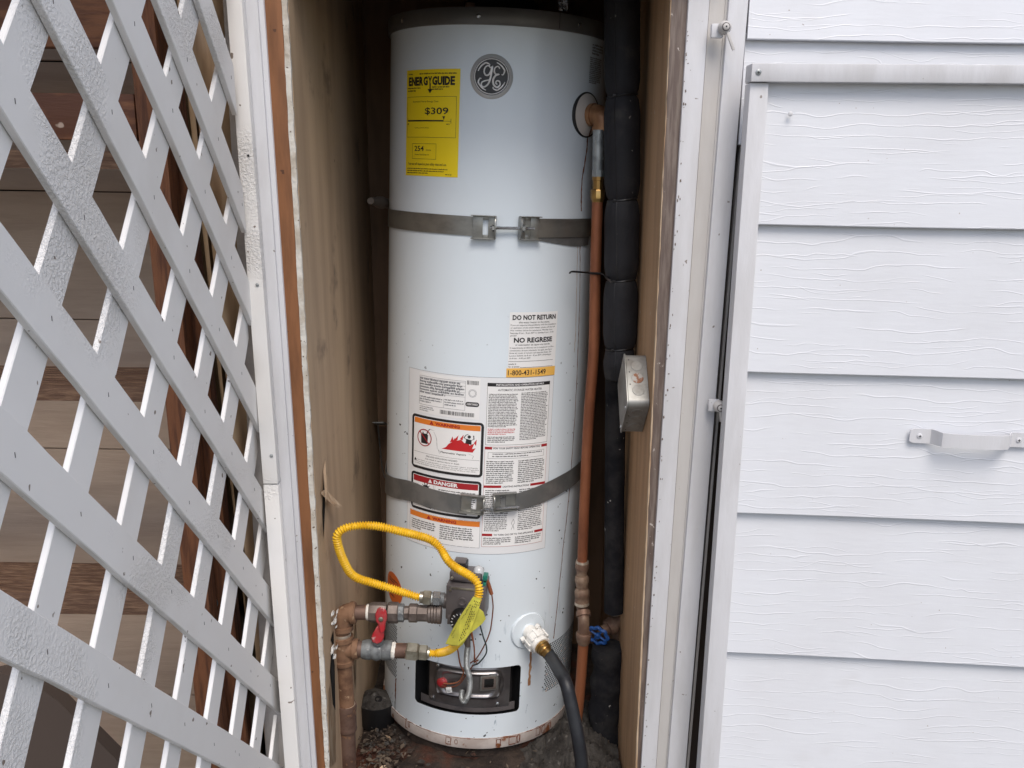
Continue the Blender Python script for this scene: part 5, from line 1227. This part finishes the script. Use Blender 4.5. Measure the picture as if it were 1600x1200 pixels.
mb = MB().mat('zinc_dirty'); mb.turned(G(566, 1014.5), G(612, 1016), [(0, .0185), (.15, .0205), (.28, .0205), (.32, .0190), (.5, .0225), (.68, .0190), (.72, .0205), (1, .0195)], 10)
mb.turned(G(590, 1002, -.010), G(590, 996, -.016), [(0, .012), (1, .011)], 16); mb.build('valve_body', vv)
mb = MB().mat('red')
c0 = G(593.5, 967, -.028)
out = [(586, 960), (590, 951), (597, 949.5), (603, 954), (605, 966), (602, 975), (601.5, 983), (600, 988), (595, 990), (592, 985), (591, 976), (587, 972)]
mb.poly_prism([G(x, y, -.030) for x, y in out], (0, .006, 0))
out2 = [(592, 975), (599, 986), (600, 996), (597, 1003), (590, 1007), (581, 1004), (580, 996), (584, 988)]
mb.poly_prism([G(x, y, -.026) for x, y in out2], (0, .010, 0))
lv = mb.build('lever', vv, smooth=30)
bm_ = bmesh.new(); bm_.from_mesh(lv.data); bmesh.ops.bevel(bm_, geom=bm_.edges[:], offset=.0018, segments=2, affect='EDGES'); bm_.to_mesh(lv.data); bm_.free()
screw(G(595, 967.5, -.031), (0, -1, 0), .0048, lv, 'nickel', False, 'nut')
fit(vv, 'thread_seal', 'teflon', [(612, 1016, 618, 1016.5, [(0, .0165), (.5, .0185), (1, .0160)])], 9)
fit(vv, 'nipple', 'iron', [(616, 1016.5, 636, 1017, [(0, .0155), (1, .0155)])])
# yellow connector
gc = thing('gas_connector', 'yellow corrugated flexible gas hose looping left of the gas control', 'hose', at=tuple(G(640, 935)))
hp = [(658, 933.5, 0), (650, 932, 0), (638, 928, 0), (620, 922.5, -.005), (596, 915, -.012), (576, 909, -.02), (560, 904, -.028), (548, 896, -.034), (540, 883, -.04), (532.5, 866, -.045), (528, 851, -.05), (526.5, 838, -.052), (532, 829.5, -.052), (546, 823.5, -.05), (570, 821, -.045), (594, 823, -.035), (620, 829, -.025), (650, 836, -.01), (674, 844, 0), (688, 857, 0), (701, 877, -.02), (716, 889, -.035), (735, 900, -.052), (746, 911, -.062), (748.5, 926, -.066), (744, 942, -.068), (735, 968, -.062), (724, 992, -.05), (712, 1008, -.03), (700, 1016.5, -.012), (684, 1020.5, 0), (668, 1020.5, 0)]
pth = spline([G(x, y, d) for x, y, d in hp], .0008)
tot = 0; rad = [.0080]; 
for i in range(1, len(pth)):
    tot += (pth[i]-pth[i-1]).length; rad.append(.0072+.0017*math.cos(2*math.pi*tot/.0050))
mb = MB().mat('yellow_coat'); mb.tube(pth, rad, 14); mb.build('corrugated_tube', gc, smooth=80)
def nutg(root, x0, y0, x1, y1, r, mat, seg=6, dy=0): return fit(root, 'flare_nut', mat, [(x0, y0, x1, y1, [(0, r*.86), (.12, r), (.88, r), (1, r*.88)])], seg, dy, 20)
fit(gc, 'sleeve', 'nickel', [(656, 933, 663, 933.5, [(0, .0115), (1, .0115)])]); nutg(gc, 661, 933.5, 674, 934.5, .0158, 'nickel', 6); fit(gc, 'collar', 'galvanised', [(674, 934.5, 677, 934.7, [(0, .0115), (1, .0115)])]); nutg(gc, 676, 934.6, 689, 935.5, .0155, 'zinc_bright', 6); fit(gc, 'collar', 'zinc_dirty', [(688, 935.5, 694, 936, [(0, .013), (1, .013)])])
nutg(gc, 634, 1017, 654, 1019, .0195, 'nickel', 6); nutg(gc, 654, 1019, 668, 1020, .0170, 'nickel', 6); fit(gc, 'sleeve', 'nickel', [(666, 1020, 671, 1020.5, [(0, .0120), (1, .0110)])])
# printed yellow tag wrapped on the hose
mb = MB().mat('yellow_tag')
def tagpoly(mb, pts, dys, th=.0012):
    P = [G(x, y, d) for (x, y), d in zip(pts, dys)]; mb.poly_prism(P, (0, th, 0))
f1 = [(739.5, 932.5), (751.5, 935.5), (748.5, 950), (741, 972), (733, 992), (722, 1008.5), (716, 1009)]
f2 = [(739.5, 932.5), (716, 1009), (706, 1009), (696, 1006), (706, 985), (719, 963)]
tagpoly(mb, f1, [-.082, -.080, -.082, -.082, -.076, -.062, -.064]); tagpoly(mb, f2, [-.082, -.064, -.050, -.046, -.062, -.076])
tagpoly(mb, [(748, 950), (755, 956), (759, 967), (753, 975), (742, 984), (733, 991)], [-.078, -.074, -.070, -.070, -.072, -.074])
tg = mb.build('warning_tag', gc, smooth=0)
mb = MB().mat('ink_dark')
def tline(x0, y0, x1, y1, d0, d1, n=16):
    A, B_ = G(x0, y0, d0-.003), G(x1, y1, d1-.003); u_ = (B_-A)/n; w_ = Vector((.0008, 0, .0004))
    for i in range(n):
        if random.random() < .8: p = A+u_*i; mb.add([p-w_, p+u_*.6-w_, p+u_*.6+w_, p+w_], [(0, 1, 2, 3)])
for k in range(4): tline(742+k*2.4, 938+k, 717+k*3.4, 1003-k*2, -.083, -.066)
for k in range(2): tline(735-k*5, 945+k*8, 707-k*2, 998-k*4, -.080, -.056)
mb.recalc = False; mb.build('tag_print', tg, smooth=0)
# ------------------------------------------------------------------ drain hose
dh = thing('drain_hose', 'black rubber hose hanging from the white drain valve', 'hose', at=tuple(DRT))
d1 = DRT+DRD*.004
mb = MB().mat('brass'); mb.turned(d1-DRD*.006, d1+DRD*.014, [(0, .0155), (.12, .0170), (.45, .0170), (.5, .0150), (.7, .0162), (1, .0140)], 18); mb.turned(d1+DRD*.012, d1+DRD*.030, [(0, .0118), (1, .0118)], 18); mb.build('hose_coupling', dh)
hz_ = [d1+DRD*.020, d1+DRD*.032]+[onY(x, y, Y) for x, y, Y in ((882, 1062, 1.62), (890, 1090, 1.60), (897, 1122, 1.59), (904, 1158, 1.58), (909, 1200, 1.58), (911, 1260, 1.58))]
mb = MB().mat('hose'); mb.tube(spline(hz_, .01), .0135, 20); mb.build('rubber_tube', dh, smooth=60)

# ------------------------------------------------------------------ flue, fittings above the heater
fl = thing('flue_pipe', 'dark flue hood above the middle of the heater', 'flue', mw=HM)
mb = MB().mat('near_black'); mb.turned(Vector((.0, .03, HT+.055)), Vector((.0, .03, HT+.14)), [(0, .085), (.25, .08), (.7, .045), (1, .042)], 28); mb.turned(Vector((.0, .03, HT+.13)), Vector((0, .03, HT+.26)), [(0, .04), (1, .04)], 24)
for k in range(3): t = 2*math.pi*k/3+.5; mb.box(Vector((.075*math.cos(t), .03+.075*math.sin(t), HT+.045)), .01, .002, .06)
mb.build('draft_hood', fl)
mb = MB().mat('copper_old'); mb.tube([Vector((-.06, -.11, HT+.02)), Vector((-.06, -.11, HT+.055))], .010, 12); mb.build('copper_nipple', fl)
ft = thing('foil_scrap', 'crumpled bright foil scrap above the top of the heater', 'foil', mw=HM)
mb = MB().mat('foil'); c0 = loc(onY(880, 7, 1.86)); n = 9; V = []
for i in range(n):
    for j in range(n): V.append(c0+Vector(((i-4)*.0024+random.gauss(0, .0012), random.gauss(0, .003), (j-4)*.0028+random.gauss(0, .0012))))
mb.add(V, [(i*n+j, (i+1)*n+j, (i+1)*n+j+1, i*n+j+1) for i in range(n-1) for j in range(n-1) if random.random() < .8]); mb.recalc = False; mb.build('foil', ft, smooth=0)

# ------------------------------------------------------------------ floor clutter
bk = thing('ash_pail', 'black round pail with dusty grey top on the floor left of the heater', 'pail', at=tuple(onZ(588, 1140, FLZ)))
cb = Vector(onZ(589, 1128, FLZ))
mb = MB().mat('black'); mb.turned(cb, cb+Vector((0, 0, .060)), [(0, .038), (.1, .041), (1, .045)], 32); mb.build('pail', bk)
mb = MB().mat('ash'); n = 20; V = []; c0 = cb+Vector((0, 0, .060))
V.append(c0+Vector((0, 0, .022)))
for k in range(1, 7):
    for j in range(24):
        t = 2*math.pi*j/24; rr_ = .0445*k/6; V.append(c0+Vector((rr_*math.cos(t), rr_*math.sin(t), .018*(1-(k/6)**2)+random.gauss(0, .0022)-(.001 if k == 6 else 0))))
mb.add(V, [(0, 1+j, 1+(j+1) % 24) for j in range(24)]+[(1+(k-1)*24+j, 1+k*24+j, 1+k*24+(j+1) % 24, 1+(k-1)*24+(j+1) % 24) for k in range(1, 6) for j in range(24)]); mb.build('dust_crust', bk, smooth=50)
mb = MB().mat('near_black'); mb.disc(c0+Vector((.008, -.018, .013)), (0, -.3, 1), .009, .003, 12); mb.build('hole', bk)
mb = MB().mat('debris')
for k in range(620):
    if random.random() < .65: x, y = random.gauss(-.285, .035), random.gauss(1.78, .06)
    else: x, y = random.uniform(-.35, .24), random.uniform(1.58, 2.0)
    x = max(-.36, min(.24, x)); z = FLZ+.008+random.random()*.008; s_ = random.uniform(.002, .010); an_ = random.random()*6.3
    X = Vector((math.cos(an_), math.sin(an_), random.gauss(0, .3))).normalized(); Yv = X.cross(Vector((random.gauss(0, .3), random.gauss(0, .3), 1))).normalized()
    mb.mat(random.choice(['debris', 'debris', 'ash', 'dirt_floor', 'flesh_wood' if random.random() < .12 else 'debris'])); c0 = Vector((x, y, z)); w_ = s_*random.uniform(.25, .7); mb.add([c0-X*s_, c0-Yv*w_+Vector((0, 0, .002)), c0+X*s_, c0+Yv*w_], [(0, 1, 2, 3)])
mb.recalc = False; o = mb.build('leaf_litter', smooth=0); o['kind'] = 'stuff'; o['label'] = 'dry crumbs and leaf litter on the closet floor'
pd = thing('pallet_block', 'rust brown block and rubble under the right edge of the heater', 'block', at=(.1, 1.9, FLZ))
mb = MB().mat('dirt_floor')
mb.turned(Vector((float(HB[0]), float(HB[1]), FLZ-.005)), Vector((float(HB[0]), float(HB[1]), float(HB[2])-.004)), [(0, HR-.012), (1, HR-.012)], 60); mb.build('block', pd)
mb = MB().mat('ash'); n = 46; V = []
for i in range(n+1):
    for j in range(n+1):
        x = .03+.225*i/n; y = 1.60+.42*j/n; u_, v_ = (x-.165)/.09, (y-1.83)/.17
        z = FLZ-.006+.050*math.exp(-(u_*u_+v_*v_)*1.4)+random.gauss(0, .0028)+.006*math.sin(x*90+y*40)*math.sin(y*75-x*30)
        V.append((x, y, z))
mb.add(V, [(i*(n+1)+j, (i+1)*(n+1)+j, (i+1)*(n+1)+j+1, i*(n+1)+j+1) for i in range(n) for j in range(n)]); mb.build('rubble', pd, smooth=20, kind='stuff')
mb = MB().mat('debris')
for k in range(14):
    c0 = onY(random.uniform(925, 985), random.uniform(1030, 1160), random.uniform(1.72, 1.81)); s_ = random.uniform(.0008, .003)
    mb.box(c0, s_, s_, s_*random.uniform(.5, 3), X=Vector((random.random(), random.random(), random.random())).normalized())
mb.build('flecks', pd, smooth=0, kind='stuff')
